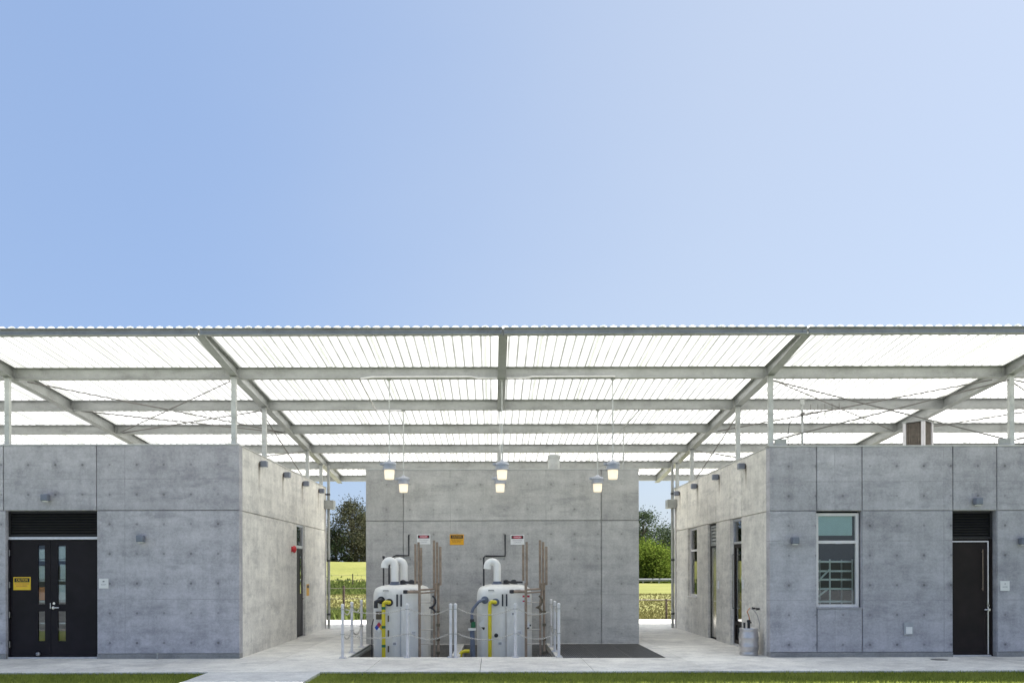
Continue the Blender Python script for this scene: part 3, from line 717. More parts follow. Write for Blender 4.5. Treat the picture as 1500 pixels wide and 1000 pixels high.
# posts
def post(X, y, z0):
    mb = MB(); z1 = zb(y)-.012
    mb.box(X-.05,X+.05,y-.05,y+.05,z0+.012,z1)
    mb.box(X-.1,X+.1,y-.1,y+.1,z0,z0+.012); mb.box(X-.08,X+.08,y-.08,y+.08,z1,z1+.011)
    part('post', mb, M['steel_pale'], can, bevel=.006)
for X in (-5.45,5.86):
    t0 = LT if X < 0 else RT
    for y in (.14,2.55,7.3,9.3): post(X, y, t0+.03)
for X, t0 in ((-10.22,LT),(10.93,RT),(15.9,RT),(-15.1,LT)):
    post(X, .14, t0+.03); post(X, 9.3, t0+.03)
mb = MB(); mb.box(.15,.25,7.55,7.65,4.17,zb(7.6)+.02); part('post', mb, M['steel'], can)
# brace rods
def rod(a, b, r=.014):
    mb = MB(); mb.tube([a,b], r, 6); part('brace_rod', mb, M['rod'], can)
zr = lambda y: zb(y)+.02
rod((5.9,.14,5.82),(10.9,.14,4.55)); rod((5.9,.14,4.55),(10.9,.14,5.82))
rod((11,.14,5.82),(16,.14,4.55)); rod((11,.14,4.55),(16,.14,5.82))
for (xa_,xb_) in ((6.05,10.75),(-10.0,-5.65),(11.1,15.9)):
    rod((xa_,.5,zr(.5)),(xb_,5.1,zr(5.1)-.0)); rod((xa_,5.1,zr(5.1)),(xb_,.5,zr(.5)))
rod((-10.0,2.9,5.72),(-5.6,5.2,5.55)); rod((-10.0,5.2,5.55),(-5.6,2.9,5.72))
for X, t0 in ((-5.55,LT),(5.96,RT)): rod((X,2.6,zb(2.6)-.05),(X,7.2,t0+.1)); rod((X,7.2,zb(7.2)-.05),(X,2.6,t0+.1))
for x_ in (6.05,10.75):
    mb = MB(); mb.box(x_-.12,x_+.12,.06,.1,RT+.03,RT+.17); part('gusset', mb, M['steel'], can)

# pendant lamps
def make_pendant(loc, rod_len, label, first=None):
    pass
def pendant(x, y, zbot, label):
    top = zb(y)-.0
    t = thing('pendant_lamp', label, 'lamp', (x,y,zbot), 'lit pendant lamps hung from the canopy')
    mb = MB(); mb.lathe((x,y,zbot),[(.085,0),(.098,.012),(.112,.2),(.112,.215)],24); part('glass_jar', mb, M['lamp_glow'], t, smooth=True)
    mb = MB(); mb.lathe((x,y,zbot),[(.125,.2),(.15,.205),(.15,.225),(.14,.235),(.14,.3),(.152,.305),(.152,.33),(.13,.365),(.05,.385),(.022,.42)],28); part('housing', mb, M['lamp_house'], t, smooth=True)
    mb = MB(); mb.box(x-.2,x-.13,y-.03,y+.03,zbot+.3,zbot+.36); part('side_box', mb, M['lamp_house'], t, bevel=.008)
    mb = MB(); mb.tube([(x,y,zbot+.4),(x,y,top)],.014,8); mb.lathe((x,y,top-.02),[(.045,0),(.045,.02)],10); part('stem', mb, M['steel_pale'], t, smooth=True)
    return t
pendant(-2.2,.32,3.77,'nearest left lit pendant lamp hung from the canopy above the left tank')
pendant(.2,.32,3.76,'nearest middle lit pendant lamp, hanging just above a second one')
pendant(2.56,.32,3.76,'nearest right lit pendant lamp hung before the middle block')
pendant(-2.16,2.84,3.72,'farther left lit pendant lamp hanging lower by the block wall')
pendant(.18,2.84,3.72,'farther middle lit pendant lamp, directly under the nearer one')
pendant(2.54,2.84,3.72,'farther right lit pendant lamp hanging lower by the block wall')

# conduits on the canopy
cz = zb(.32)-.0
mb = MB(); y = .22; z = zb(.3)+.03
mb.tube([(.1,y,z-.03),(-.3,y,z-.03),(-.45,y,z+.0),(-2.55,y,z),(-2.78,y+.02,z-.03),(-2.82,y+.1,z-.05),(-2.8,2.7,zb(2.84)-.02),(-2.2,2.75,zb(2.84)-.02)],.02,8)
o = part('conduit', mb, M['white_post'], None, (-1.4,.3,5.9), smooth=True); tag(o, 'pale electrical conduit running under the canopy beams left of centre', 'conduit')
mb = MB(); mb.tube([(.3,y,z-.03),(.7,y,z-.03),(.85,y,z),(2.6,y,z)],.02,8)
o = part('conduit', mb, M['white_post'], None, (1.4,.3,5.9), smooth=True); tag(o, 'pale electrical conduit running under the front canopy beam right of centre', 'conduit')
mb = MB(); mb.tube([(3.55,2.84,zb(2.84)-.01),(3.45,4.3,zb(4.3)-.02),(3.42,4.5,zb(4.3)-.1),(3.42,4.5,4.42)],.018,8)
o = part('conduit', mb, M['steel_pale'], None, (3.45,4.5,4.4), smooth=True); tag(o, 'thin conduit dropping from the canopy to the right end of the middle block', 'conduit')

# ------------------------------------------------------------------ wall lamps
def wall_lamp_proto(label):
    t = thing('wall_lamp', label, 'lamp', (0,0,0), 'grey box lamps on the concrete walls')
    mb = MB(); mb.box(-.055,.055,-.025,0,-.05,.06); part('bracket', mb, M['lamp_dark'], t, bevel=.006)
    mb = MB(); mb.box(-.073,.073,-.17,-.026,-.065,.075); part('housing', mb, M['lamp_grey'], t, bevel=.016)
    mb = MB(); mb.lathe((0,-.1,-.082),[(.055,0),(.06,.016)],16); part('lens', mb, M['bin_white'], t)
    return t
lp = None
def wall_lamp(loc, rz, label):
    global lp
    if lp is None:
        lp = wall_lamp_proto(label); lp.location = loc; lp.rotation_euler = (0,0,rz)
    else: copy_thing(lp, loc, label, (0,0,rz))
wall_lamp((-9.31,-.001,3.36),0,'grey box lamp above the black double doors')
wall_lamp((-7.33,-.001,2.5),0,'grey box lamp on the blank front wall right of the double doors')
wall_lamp((6.29,-.001,2.43),0,'grey box lamp left of the white framed window')
wall_lamp((10.1,-.001,3.24),0,'grey box lamp above the single dark door')
wall_lamp((11.05,-.001,2.41),0,'grey box lamp right of the single dark door, cut by the picture edge')
ords = ['first','second','third','fourth']
for i,y in enumerate((1.62,3.85,6.05,8.25)): wall_lamp((LX+.001,y,4.26),rad(90),'%s grey lamp from the front along the top of the left building side wall'%ords[i])
for i,y in enumerate((1.75,4.05,6.4,8.7)): wall_lamp((RX-.001,y,4.2),rad(-90),'%s grey lamp from the front along the top of the right building side wall'%ords[i])

# ------------------------------------------------------------------ signs
def sign(name, x0,x1,z0,z1,y, board, band, bandtext, head, lines, textmat, label, loc=None, axis=0, nx=1):
    """flat sign facing -Y (axis 0) at y"""
    cx, czz = (x0+x1)/2, (z0+z1)/2; wd, hg = x1-x0, z1-z0
    mb = MB(); mb.box(x0,x1,y-.006,y,z0,z1)
    b = part(name, mb, board, None, (cx,y,z0)); tag(b, label, 'sign')
    if band:
        mb = MB(); mb.box(x0+wd*.06,x1-wd*.06,y-.0075,y-.0062,z1-hg*.40,z1-hg*.08); part('header_band', mb, band, b)
    mb = MB()
    if head: text_into(mb, head, hg*.3, (cx,y-.0082,z1-hg*.24), width=wd*.66)
    if mb.v: part('heading', mb, bandtext, b)
    mb = MB()
    n = len(lines)
    for i,s in enumerate(lines):
        text_into(mb, s, hg*.14, (cx,y-.0068,z1-hg*(.53+.17*i)), width=wd*min(.8,.08*len(s)))
    if mb.v: part('lettering', mb, textmat, b)
    return b
k = 21.5/1260
def cx_(p): return (p-722)*k
def cz_(p): return 1.83-(p-835)*k
YS = CY0-.004
for (p0,p1,q0,q1,lab) in ((611,630.5,782,796.5,'white and red danger sign on the block wall above the left tank'),(748,768,783,797.5,'white and red danger sign on the block wall above the right tank')):
    s = sign('danger_sign', cx_(p0),cx_(p1),cz_(q1),cz_(q0),YS, M['sign_white'], M['sign_black'], M['sign_white'], None, [], M['sign_grey'], lab)
    a,b,c,e = cx_(p0),cx_(p1),cz_(q1),cz_(q0); wd, hg = b-a, e-c
    mb = MB(); n=24
    r0=[((a+b)/2+wd*.36*math.cos(2*math.pi*i/n), YS-.0088, e-hg*.24+hg*.145*math.sin(2*math.pi*i/n)) for i in range(n)]
    mb.loft([r0,[(p[0],YS-.0078,p[2]) for p in r0]]); part('red_oval', mb, M['sign_red'], s)
    mb = MB(); text_into(mb,'DANGER',hg*.2,((a+b)/2,YS-.0092,e-hg*.24),width=wd*.5); part('heading', mb, M['sign_white'], s)
    mb = MB()
    for i,tx in enumerate(('SODIUM HYDROXIDE','CORROSIVE')): text_into(mb,tx,hg*.13,((a+b)/2,YS-.0068,e-hg*(.58+.2*i)),width=wd*(.7 if i==0 else .5))
    part('lettering', mb, M['sign_grey'], s)
sign('caution_sign', cx_(659),cx_(679.5),cz_(797.5),cz_(782),YS, M['sign_amber'], M['sign_black'], M['sign_amber'], 'CAUTION', ['EYE PROTECTION','REQUIRED'], M['sign_black'], 'amber caution sign on the block wall between the two danger signs')
sign('caution_sign', px2x(19.5,18.12),px2x(44.8,18.12),py2z(862,18.12),py2z(843,18.12),DY-.003, M['sign_yellow'], M['sign_black'], M['sign_yellow'], 'CAUTION', ['EYE PROTECTION','REQUIRED'], M['sign_red'], 'yellow caution sign on the left leaf of the black double doors')
def placard(x0,x1,z0,z1,lab,lines):
    mb = MB(); mb.box(x0,x1,-.012,-.001,z0,z1); b = part('door_placard', mb, M['sign_white'], None, ((x0+x1)/2,0,z0), bevel=.003); tag(b, lab, 'sign')
    mb = MB(); h = z1-z0
    for i,s in enumerate(lines): text_into(mb, s, h*.2, ((x0+x1)/2,-.0125,z1-h*(.3+.32*i)), width=(x1-x0)*(.2 if i==0 else .5))
    part('lettering', mb, M['sign_grey'], b)
placard(px2x(145,18),px2x(159,18),py2z(860,18),py2z(845.5,18),'white square room placard on the wall right of the double doors',['1','ROOM'])
placard(px2x(1465,18),px2x(1478.5,18),py2z(866.5,18),py2z(852,18),'white square room placard right of the single dark door',['2','ROOM'])
# yellow sign + bell on the left side wall
mb = MB(); mb.box(LX+.001,LX+.008,6.5,6.82,1.12,1.45); b = part('warning_sign', mb, M['sign_amber'], None, (LX,6.66,1.12)); tag(b,'small amber warning sign on the left side wall beyond its recessed door','sign')
mb = MB(); mb.box(LX+.0083,LX+.0092,6.53,6.79,1.34,1.42); part('header_band', mb, M['sign_black'], b)
t = thing('alarm_bell', 'red fire alarm bell on the left side wall before its recessed door', 'bell', (LX,4.72,2.4))
mb = MB(); mb.box(LX,LX+.05,4.65,4.79,2.33,2.47); part('back_box', mb, M['red'], t, bevel=.006)
mb = MB(); mb.loft([[(LX+d,4.72+r*math.cos(a),2.4+r*math.sin(a)) for a in [2*math.pi*i/20 for i in range(20)]] for d,r in ((.051,.1),(.075,.1),(.1,.085),(.12,.04),(.124,.01))]); part('gong', mb, M['red'], t, smooth=True)
# small switch plates on the right side wall
for y,z,lab in ((1.93,1.5,'small white switch plate beside the glass door on the right side wall'),(4.1,1.45,'small white switch plate before the metal door on the right side wall')):
    mb = MB(); mb.box(RX-.014,RX-.001,y-.05,y+.05,z-.1,z+.1); mb.box(RX-.022,RX-.0142,y-.015,y+.015,z-.03,z+.03)
    o = part('switch_plate', mb, M['bin_white'], None, (RX,y,z), bevel=.003); tag(o, lab, 'switch')
t = thing('outlet_cover', 'pale outlet cover low on the right front wall between window and door', 'outlet', (8.7,0,.5))
x0,x1,z0,z1 = px2x(1323.5,18),px2x(1337,18),py2z(931,18),py2z(912.5,18)
mb = MB(); mb.box(x0,x1,-.03,-.001,z0,z1); part('box', mb, M['lamp_house'], t, bevel=.006)
mb = MB(); mb.box(x0+.03,x1-.03,-.045,-.031,z0+.03,z1-.09); part('flap', mb, M['sign_white'], t, bevel=.004)

# ------------------------------------------------------------------ tanks
def superell(cx, cy, hx, hy, z, n=5.5, seg=56, groove=True):
    pts = []
    for i in range(seg):
        a = 2*math.pi*i/seg - math.pi/2 + math.pi/seg*0
        c, s = math.cos(a), math.sin(a)
        r = (abs(c)**n+abs(s)**n)**(-1/n)
        x, y = hx*r*c, hy*r*s
        if groove and s < 0 and abs(x) < .05: y += .025
        pts.append((cx+x, cy+y, z))
    return pts
def bend(p0, zt, r, dirx=-1, drop=.1):
    """gooseneck centre line: up from p0 to zt-r, half-turn to -x, short drop"""
    x,y,z = p0; pts = [(x,y,z),(x,y,zt-r)]
    for k_ in range(1,9):
        a = math.pi*k_/8*.95; pts.append((x+dirx*r*(1-math.cos(a)), y, zt-r+r*math.sin(a)))
    q = pts[-1]; pts.append((q[0]-.005, y, q[2]-drop)); return pts
def tank(cx, label, which):
    y0, y1, zf, zt = 1.25, 2.75, -.75, 1.5; cy = (y0+y1)/2; hx = .625; hy = .75; NN = 5.5 if which == 1 else 7.5
    t = thing('chemical_tank', label, 'tank', (cx,cy,zf), 'white chemical tanks in the pit')
    mb = MB(); lv = .33
    spec = [(1,zf),(1,lv)] if which == 2 else [(1,zf),(1,.3)]
    rings = [superell(cx,cy,hx*.985,hy*.985,zf,NN)]+[superell(cx,cy,hx,hy,zz,NN) for zz in (zf+.05,-.2,.0,.35,.7,1.0,1.2)]
    for s_,z_ in ((.995,1.28),(.975,1.35),(.93,1.415),(.86,1.45),(.7,1.485),(.45,1.51),(.2,1.52)): rings.append(superell(cx,cy,hx-(1-s_)*.6,hy-(1-s_)*.6,z_,NN))
    mb.loft(rings)
    body = part('tank_body', mb, M['tank'], t, smooth=True)
    # slots at the head of the groove
    for dx in (-.045,.045):
        mb = MB(); mb.box(cx+dx-.017,cx+dx+.017,y0-.012,y0+.03,1.03,1.30); part('slot', mb, M['groove'], body)
    mb = MB(); mb.box(cx+.028,cx+.036,y0-.002,y0+.02,-.7,1.0); part('seam', mb, M['lamp_house'] if which==1 else M['brown_pipe'], body)
    # fittings
    for (fx,fz) in ((-.40 if which==1 else -.44,1.17),(-.20 if which==2 else -.22,1.12)):
        mb = MB(); mb.tube([(cx+fx,y0+.01,fz),(cx+fx,y0-.03,fz)],.085,18); mb.tube([(cx+fx,y0-.03,fz),(cx+fx,y0-.07,fz)],.06,16); part('fitting', mb, M['black'] if which==1 else M['blue_pipe'], body, smooth=True)
    # yellow fill pipe
    px_ = cx-.33; fx = cx-.21
    mb = MB(); mb.tube([(fx,y0-.06,1.12),(fx,y0-.13,1.12),(fx-.03,y0-.15,1.13),(px_+.04,y0-.15,1.13),(px_+.01,y0-.15,1.11),(px_,y0-.15,1.06),(px_,y0-.15,-.7)],.043,14); yp = part('yellow_pipe', mb, M['yellow'], t, smooth=True)
    if which == 1:
        for z in (1.0,.58,.16):
            mb = MB(); mb.lathe((px_,y0-.15,z-.03),[(.0455,0),(.0455,.06)],16); part('green_band', mb, M['green_tape'], yp)
        for z in (.78,.45,.1,-.15):
            mb = MB(); mb.box(px_+.075,px_+.105,y0-.02,y0-.004,z-.09,z+.05); part('grey_strip', mb, M['grey_plate'], body)
        mb = MB(); mb.tube([(cx-.4,y0-.06,1.17),(cx-.4,y0-.12,1.17),(cx-.44,y0-.14,1.16),(cx-.5,y0-.14,1.13),(cx-.5,y0-.14,1.0)],.05,12); part('black_elbow', mb, M['black'], t, smooth=True)
        mb = MB(); mb.box(cx-.52,cx-.38,y0-.012,y0+.02,.74,.92); part('name_plate', mb, M['grey_plate'], body)
        mb = MB(); mb.tube([(cx-.57,y0-.02,.75),(cx-.61,y0-.02,.6),(cx-.61,y0-.02,-.7)],.012,8); part('hose', mb, M['black'], t, smooth=True)
        # four colour diamond
        c0 = (cx-.45,y0-.014,.56); r = .125
        P = {'t':(c0[0],c0[1],c0[2]+r),'b':(c0[0],c0[1],c0[2]-r),'l':(c0[0]-r*.8,c0[1],c0[2]),'r':(c0[0]+r*.8,c0[1],c0[2]),'c':c0}
        def mid_(a,b): return tuple((P[a][i]+P[b][i])/2 for i in range(3))
        tl,tr,bl,br = mid_('t','l'),mid_('t','r'),mid_('b','l'),mid_('b','r')
        mb = MB(); mb.poly([P['t'],tl,P['c'],tr],0); mb.poly([tl,P['l'],bl,P['c']],1); mb.poly([P['c'],br,P['r'],tr],2); mb.poly([P['c'],bl,P['b'],br],3)
        mb.poly([(p[0],p[1]+.012,p[2]) for p in (P['l'],P['b'],P['r'],P['t'])],3)
        part('hazard_diamond', mb, [M['sign_red'],M['sign_blue'],M['sign_yellow'],M['sign_white']], body)
    else:
        mb = MB(); X0 = cx-.44
        mb.tube([(X0,y0-.06,1.17),(X0-.05,y0-.08,1.17),(X0-.14,y0-.08,1.13),(X0-.26,y0-.08,.98),(X0-.29,y0-.08,.9),(X0-.285,y0-.08,.74)],.034,12)
        mb.tube([(X0-.285,y0-.08,.5),(X0-.27,y0-.08,.0),(X0-.27,y0-.08,-.7)],.055,14)
        bp = part('blue_pipe', mb, M['blue_pipe'], t, smooth=True)
        mb = MB(); mb.lathe((X0-.285,y0-.08,.72),[(.045,-.05),(.05,0),(.04,.03)],14); part('valve_knob', mb, M['black'], bp)
        mb = MB(); mb.lathe((X0-.26,y0-.08,.56),[(.055,0),(.055,.13)],14); part('green_band', mb, M['green_tape'], bp)
        mb = MB(); mb.lathe((X0-.285,y0-.08,.5),[(.09,0),(.09,.04)],18); part('white_collar', mb, M['white_pvc'], bp)
        for dx,sc_ in ((-.47,1.0),(.52,.75)):
            c0 = (cx+dx,y0-.01+(.07 if abs(dx)>.5 else 0),.62); r=.13*sc_
            c0 = (cx+dx,y0+.012,.62) if dx < 0 else (cx+dx,y0+.02,.6)
            mb = MB(); q=[(c0[0],c0[1],c0[2]+r),(c0[0]-r*.85,c0[1],c0[2]),(c0[0],c0[1],c0[2]-r),(c0[0]+r*.85,c0[1],c0[2])]
            mb.loft([q,[(p[0],p[1]+.09,p[2]) for p in q]],0)
            qb=[(c0[0]-r*.42,c0[1]-.0015,c0[2]-r*.45),(c0[0],c0[1]-.0015,c0[2]-r*.96),(c0[0]+r*.42,c0[1]-.0015,c0[2]-r*.45)]; mb.poly(qb,1)
            qc=[(c0[0]+r*.8,c0[1]-.0015,c0[2]),(c0[0]+r*.5,c0[1]-.0015,c0[2]+r*.3),(c0[0]+r*.35,c0[1]-.0015,c0[2]-.0),(c0[0]+r*.5,c0[1]-.0015,c0[2]-r*.3)]; mb.poly(qc,1)
            part('hazard_diamond', mb, [M['sign_white'],M['sign_black']], body)
        mb = MB(); mb.tube([(cx-.19,y0+.01,.38),(cx-.19,y0-.035,.38)],.045,14); part('plug', mb, M['black'], body)
        s_ = MB(); s_.box(cx+.38,cx+.58,y0-.05,y0-.044,1.07,1.3); sg = part('warning_label', s_, M['sign_white'], t)
        s_ = MB(); s_.box(cx+.40,cx+.56,y0-.0525,y0-.0505,1.23,1.275); s_.box(cx+.40,cx+.45,y0-.0525,y0-.0505,1.13,1.16); part('red_mark', s_, M['sign_red'], sg)
    # top goosenecks and fittings
    gx = cx-.17 if which == 2 else cx-.17
    for (x_,y_,zt_) in ([(cx-.16,1.75,2.03)] if which == 2 else [(cx-.14,1.65,2.06),(cx+.03,2.05,2.06)]):
        mb = MB(); mb.tube(bend((x_,y_,1.48),zt_,.115,-1,.07),.085,18); vp = part('vent_pipe', mb, M['white_pvc'], t, smooth=True)
        mb = MB(); mb.lathe((x_,y_,1.46),[(.13,0),(.13,.07),(.1,.08),(.1,.12)],18); part('collar', mb, M['blue_pipe'], vp)
    for (x_,y_) in ((cx+.04,1.7),(cx+.22,1.9)):
        mb = MB(); mb.lathe((x_,y_,1.47),[(.09,0),(.09,.06),(.06,.07),(.06,.13),(.02,.15)],16); part('top_cap', mb, M['black'], t, smooth=True)
    for (dx,dz,w_,h_) in ((.2,.86,.09,.07),(.33,.42,.11,.15),(-.1,.2,.1,.08)):
        mb = MB(); mb.box(cx+dx-w_/2,cx+dx+w_/2,y0-.006,y0+.02,dz-h_/2,dz+h_/2); lb_ = part('label_plate', mb, M['sign_white'], body)
        mb = MB()
        for q in range(3): mb.box(cx+dx-w_*.38,cx+dx+w_*.3,y0-.0085,y0-.0065,dz+h_*(.22-.22*q)-.006,dz+h_*(.22-.22*q)+.006)
        part('print', mb, M['sign_grey'], lb_)
    for (x_,z_) in ((cx-.3,1.34),(cx+.3,1.34)):
        mb = MB(); mb.tube([(x_-.06,1.32,z_+.02),(x_-.05,1.26,z_+.05),(x_+.05,1.26,z_+.05),(x_+.06,1.32,z_+.02)],.014,8); part('lifting_lug', mb, M['steel'], body, smooth=True)
    mb = MB(); mb.tube([(cx+.06,1.6,1.57),(cx+.42,1.6,1.56)],.022,8); part('top_pipe', mb, M['black'], t)
    # ladder on the front right
    lx, rx, ly = cx+.47, cx+.81, 1.08
    lad = MB()
    lad.tube([(lx,ly,-.72),(lx,ly,1.55)],.03,10); 
    lad.tube([(rx-.02,ly+.05,-.72),(rx-.02,ly+.05,1.1),(rx+.02,ly+.02,1.4),(rx+.02,ly,1.55)],.026,10)
    lad.tube([(rx+.07,ly+.12,-.72),(rx+.07,ly+.12,1.55)],.028,10)
    la = part('ladder', lad, M['brown_pipe'], t, smooth=True)
    for z in (-.45,-.12,.2,.52,.84,1.12):
        mb = MB(); mb.tube([(lx,ly,z),(rx,ly+.05,z)],.014,8); part('rung', mb, M['pale_rail'], la, smooth=True)
    mb = MB()
    for (x_,za,zb_) in ((lx-.09,1.53,2.42),(lx-.02,1.52,2.46),(lx+.035,1.5,2.34)) if which==1 else ((lx-.055,1.6,2.4),(lx+.02,1.5,2.46)):
        mb.tube([(x_,ly+.02,za),(x_,ly+.02,zb_)],.026,8)
    for (x_,za,zb_) in ((rx-.02,1.5,2.5),(rx+.05,1.5,2.46),(rx+.12,1.6,2.36)):
        mb.tube([(x_,ly+.06,za-.1),(x_,ly+.06,zb_)],.028,8)
    part('grab_rail', mb, M['brown_pipe'], la, smooth=True)
    mb = MB(); mb.tube([(cx+.16,ly+.02,1.36),(lx,ly,1.36)],.034,10); mb.tube([(lx,ly,1.4),(rx,ly+.04,1.42)],.022,8); mb.tube([(lx,ly,1.33),(rx,ly+.04,1.35)],.018,8); part('cross_rail', mb, M['brown_pipe'], la, smooth=True)
    mb = MB(); mb.lathe((cx+.16,ly+.02,1.335),[(.01,-.02),(.055,-.01),(.055,.06),(.01,.07)],12); part('end_knob', mb, M['black'], la)
    # hose and clamps hung on the ladder's right side
    mb = MB(); pts=[]
    for i in range(13): a = i/12*2*math.pi*1.2; pts.append((rx-.05+.07*math.sin(a), ly-.03, 1.22-.028*i+.05*math.cos(a)))
    mb.tube(pts,.022,8); part('hose_coil', mb, M['black'] if which==1 else M['grey_plate'], t, smooth=True)
    mb = MB()
    for z in (-.3,.0,.3,.62,.9): mb.box(rx+.03,rx+.11,ly+.03,ly+.1,z-.03,z+.03)
    part('clamp', mb, M['grey_plate'], la)
    return t
tank(-2.1,'white left tank with two white goosenecks and a green banded yellow pipe',1)
tank(.26,'white right tank with one gooseneck, a blue pipe and hazard diamonds',2)
# yellow elbow between the tanks
mb = MB(); mb.tube([(-.72,1.0,-.6),(-.72,1.0,-.02),(-.69,1.0,.03),(-.62,1.0,.05),(-.52,1.0,.05)],.04,12)
o = part('pipe_stub', mb, M['yellow'], None, (-.7,1,-.7), smooth=True); tag(o, 'short yellow pipe elbow rising from the pit between the tanks', 'pipe')
# black conduits on the block wall
def wallpipe(pts, lab, r=.02):
    mb = MB(); mb.tube(pts, r, 8); o = part('wall_pipe', mb, M['black'], None, pts[-1], smooth=True); tag(o, lab, 'pipe')
yw = CY0-.04
wallpipe([(cx_(599),CY0,cz_(783)),(cx_(599),yw,cz_(784)),(cx_(599),yw,cz_(813)),(cx_(580),yw,cz_(813)),(cx_(577),yw-.3,cz_(816)),(cx_(577),2.5,1.95),(cx_(577),2.5,1.5)],'bent black pipe on the block wall behind the two goosenecks')
wallpipe([(cx_(740),CY0,cz_(783)),(cx_(740),yw,cz_(784)),(cx_(740),yw,cz_(814)),(cx_(711),yw,cz_(814)),(-.21,1.75,2.12),(-.21,1.75,1.42)],'bent black pipe on the block wall leading down to the right tank')
mb = MB(); mb.tube([(-2.58,2.3,1.4),(-2.58,2.3,2.13)],.018,8); mb.lathe((-2.58,2.3,2.13),[(.03,-.01),(.03,.04),(.01,.05)],10)
o = part('vent_rod', mb, M['black'], None, (-2.58,2.3,1.4)); tag(o, 'upright black rod at the left rear of the left tank', 'pipe')

# ------------------------------------------------------------------ barrier posts and chains
def bpost_proto(label):
    t = thing('barrier_post', label, 'post', (0,0,0), 'white chain barrier posts round the tanks')
    mb = MB(); mb.lathe((0,0,0),[(.031,.012),(.031,1.08),(.031,1.085)],16); part('pole', mb, M['white_post'], t, smooth=True)
    mb = MB(); mb.lathe((0,0,1.085),[(.037,0),(.037,.035),(.022,.05),(.005,.055)],16); part('cap', mb, M['white_post'], t, smooth=True)
    mb = MB(); mb.box(-.07,.07,-.07,.07,.0,.012)
    for a in (-.05,.05):
        for b in (-.05,.05): mb.tube([(a,b,.012),(a,b,.03)],.01,6)
    part('base_plate', mb, M['white_post'], t)
    for z in (1.02,.5):
        mb = MB(); pts = [(.048*math.cos(a),-.0+.048*math.sin(a),z) for a in [2*math.pi*i/12 for i in range(13)]]; mb.tube(pts,.007,6); part('chain_ring', mb, M['steel'], t)
    return t
BP = [((-3.15,.02,.002),'front left corner white barrier post beside the walkway'),((-3.15,1.2,.002),'middle white barrier post along the left edge of the pit'),((-3.15,2.6,.002),'rear white barrier post along the left edge of the pit'),
      ((-1.80,.1,.002),'white barrier post in front of the left tank'),((-.89,.1,.002),'left post of the close pair of white barrier posts between the tanks'),((-.79,.1,.002),'right post of the close pair of white barrier posts between the tanks'),
      ((.47,.1,.002),'white barrier post in front of the right tank'),((1.39,.18,.002),'front white barrier post of the three along the right curb'),((1.39,1.38,.002),'middle white barrier post of the three along the right curb'),((1.39,2.58,.002),'rear white barrier post of the three along the right curb')]
p0 = bpost_proto(BP[0][1]); p0.location = BP[0][0]
for l_, lab in BP[1:]: copy_thing(p0, l_, lab)
def chain(a, b, sag, label):
    a, b = Vector(a), Vector(b); d = b-a; n = max(8, int(d.length/.043)); mb = MB()
    def P(t): return a + d*t + Vector((0,0,-4*sag*t*(1-t)))
    for i in range(n):
        p, q = P(i/n), P((i+1)/n); ax = (q-p).normalized(); side = ax.cross(Vector((0,0,1))).normalized(); upv = side.cross(ax)
        s = side if i % 2 else upv; c = (p+q)/2; hl = (q-p).length*.66; ring = []
        for k_ in range(10):
            an = 2*math.pi*k_/10; ring.append(c + ax*hl*math.cos(an) + s*.0135*math.sin(an))
        vs = []; nn = ax.cross(s)
        for k_, r_ in enumerate(ring):
            o_ = (r_-c).normalized()
            for e in ((1,0),(0,1),(-1,0),(0,-1)): vs.append(r_ + o_*.0055*e[0] + nn*.0055*e[1])
        fs = [(k_*4+j, k_*4+(j+1)%4, ((k_+1)%10)*4+(j+1)%4, ((k_+1)%10)*4+j) for k_ in range(10) for j in range(4)]
        mb.add(vs, fs)
    o = part('chain', mb, M['chain'], None, tuple(a)); tag(o, label, 'chain', 'pale chains between the barrier posts')
sp = [(0,3,.09,'across the front left of the left tank'),(3,4,.12,'across the front right of the left tank'),(5,6,.13,'across the front left of the right tank'),(6,7,.12,'across the front right of the right tank'),
      (7,8,.1,'between the front two posts of the right curb'),(8,9,.1,'between the rear two posts of the right curb'),(0,1,.14,'between the front two posts of the left pit edge'),(1,2,.14,'between the rear two posts of the left pit edge')]
for i,j,sg,lab in sp:
    for z, lv in ((1.02,'upper'),(.5,'lower')):
        a = Vector(BP[i][0])+Vector((0,0,z)); b = Vector(BP[j][0])+Vector((0,0,z)); u = (b-a).normalized()*.05
        chain(a+u, b-u, sg, '%s pale chain %s'%(lv,lab))

# ------------------------------------------------------------------ keg and tap
kx, ky = 5.5, .5
t = thing('beer_keg', 'steel keg with a black pump standing by the right side wall', 'keg', (kx,ky,0))
pr = [(.17,.002),(.19,.002),(.195,.03),(.192,.06),(.186,.075),(.2,.11),(.204,.14),(.204,.17),(.212,.185),(.212,.2),(.204,.215),(.204,.36),(.212,.375),(.212,.39),(.204,.405),(.202,.45),(.188,.5),(.186,.515),(.193,.53),(.195,.575),(.188,.585),(.18,.575),(.176,.52),(.12,.5),(.03,.505)]
mb = MB(); mb.lathe((kx,ky,0),pr,32); part('keg_body', mb, M['keg'], t, smooth=True)
mb = MB(); mb.lathe((kx,ky,.5),[(.05,0),(.05,.06),(.03,.07),(.03,.2),(.04,.21),(.04,.25),(.015,.26)],14); mb.tube([(kx+.02,ky,.72),(kx+.02,ky-.09,.7)],.018,8); pu = part('pump', mb, M['black'], t, smooth=True)
mb = MB(); mb.tube([(kx-.1,ky-.02,.52),(kx-.1,ky-.02,.7)],.024,8); part('pump_handle', mb, M['black'], pu)
mb = MB(); mb.tube([(kx+.02,ky,.75),(kx+.0,ky,.86),(kx-.03,ky+.02,.93),(kx+.05,ky+.1,1.0)],.011,8); part('copper_tube', mb, M['copper'], pu, smooth=True)
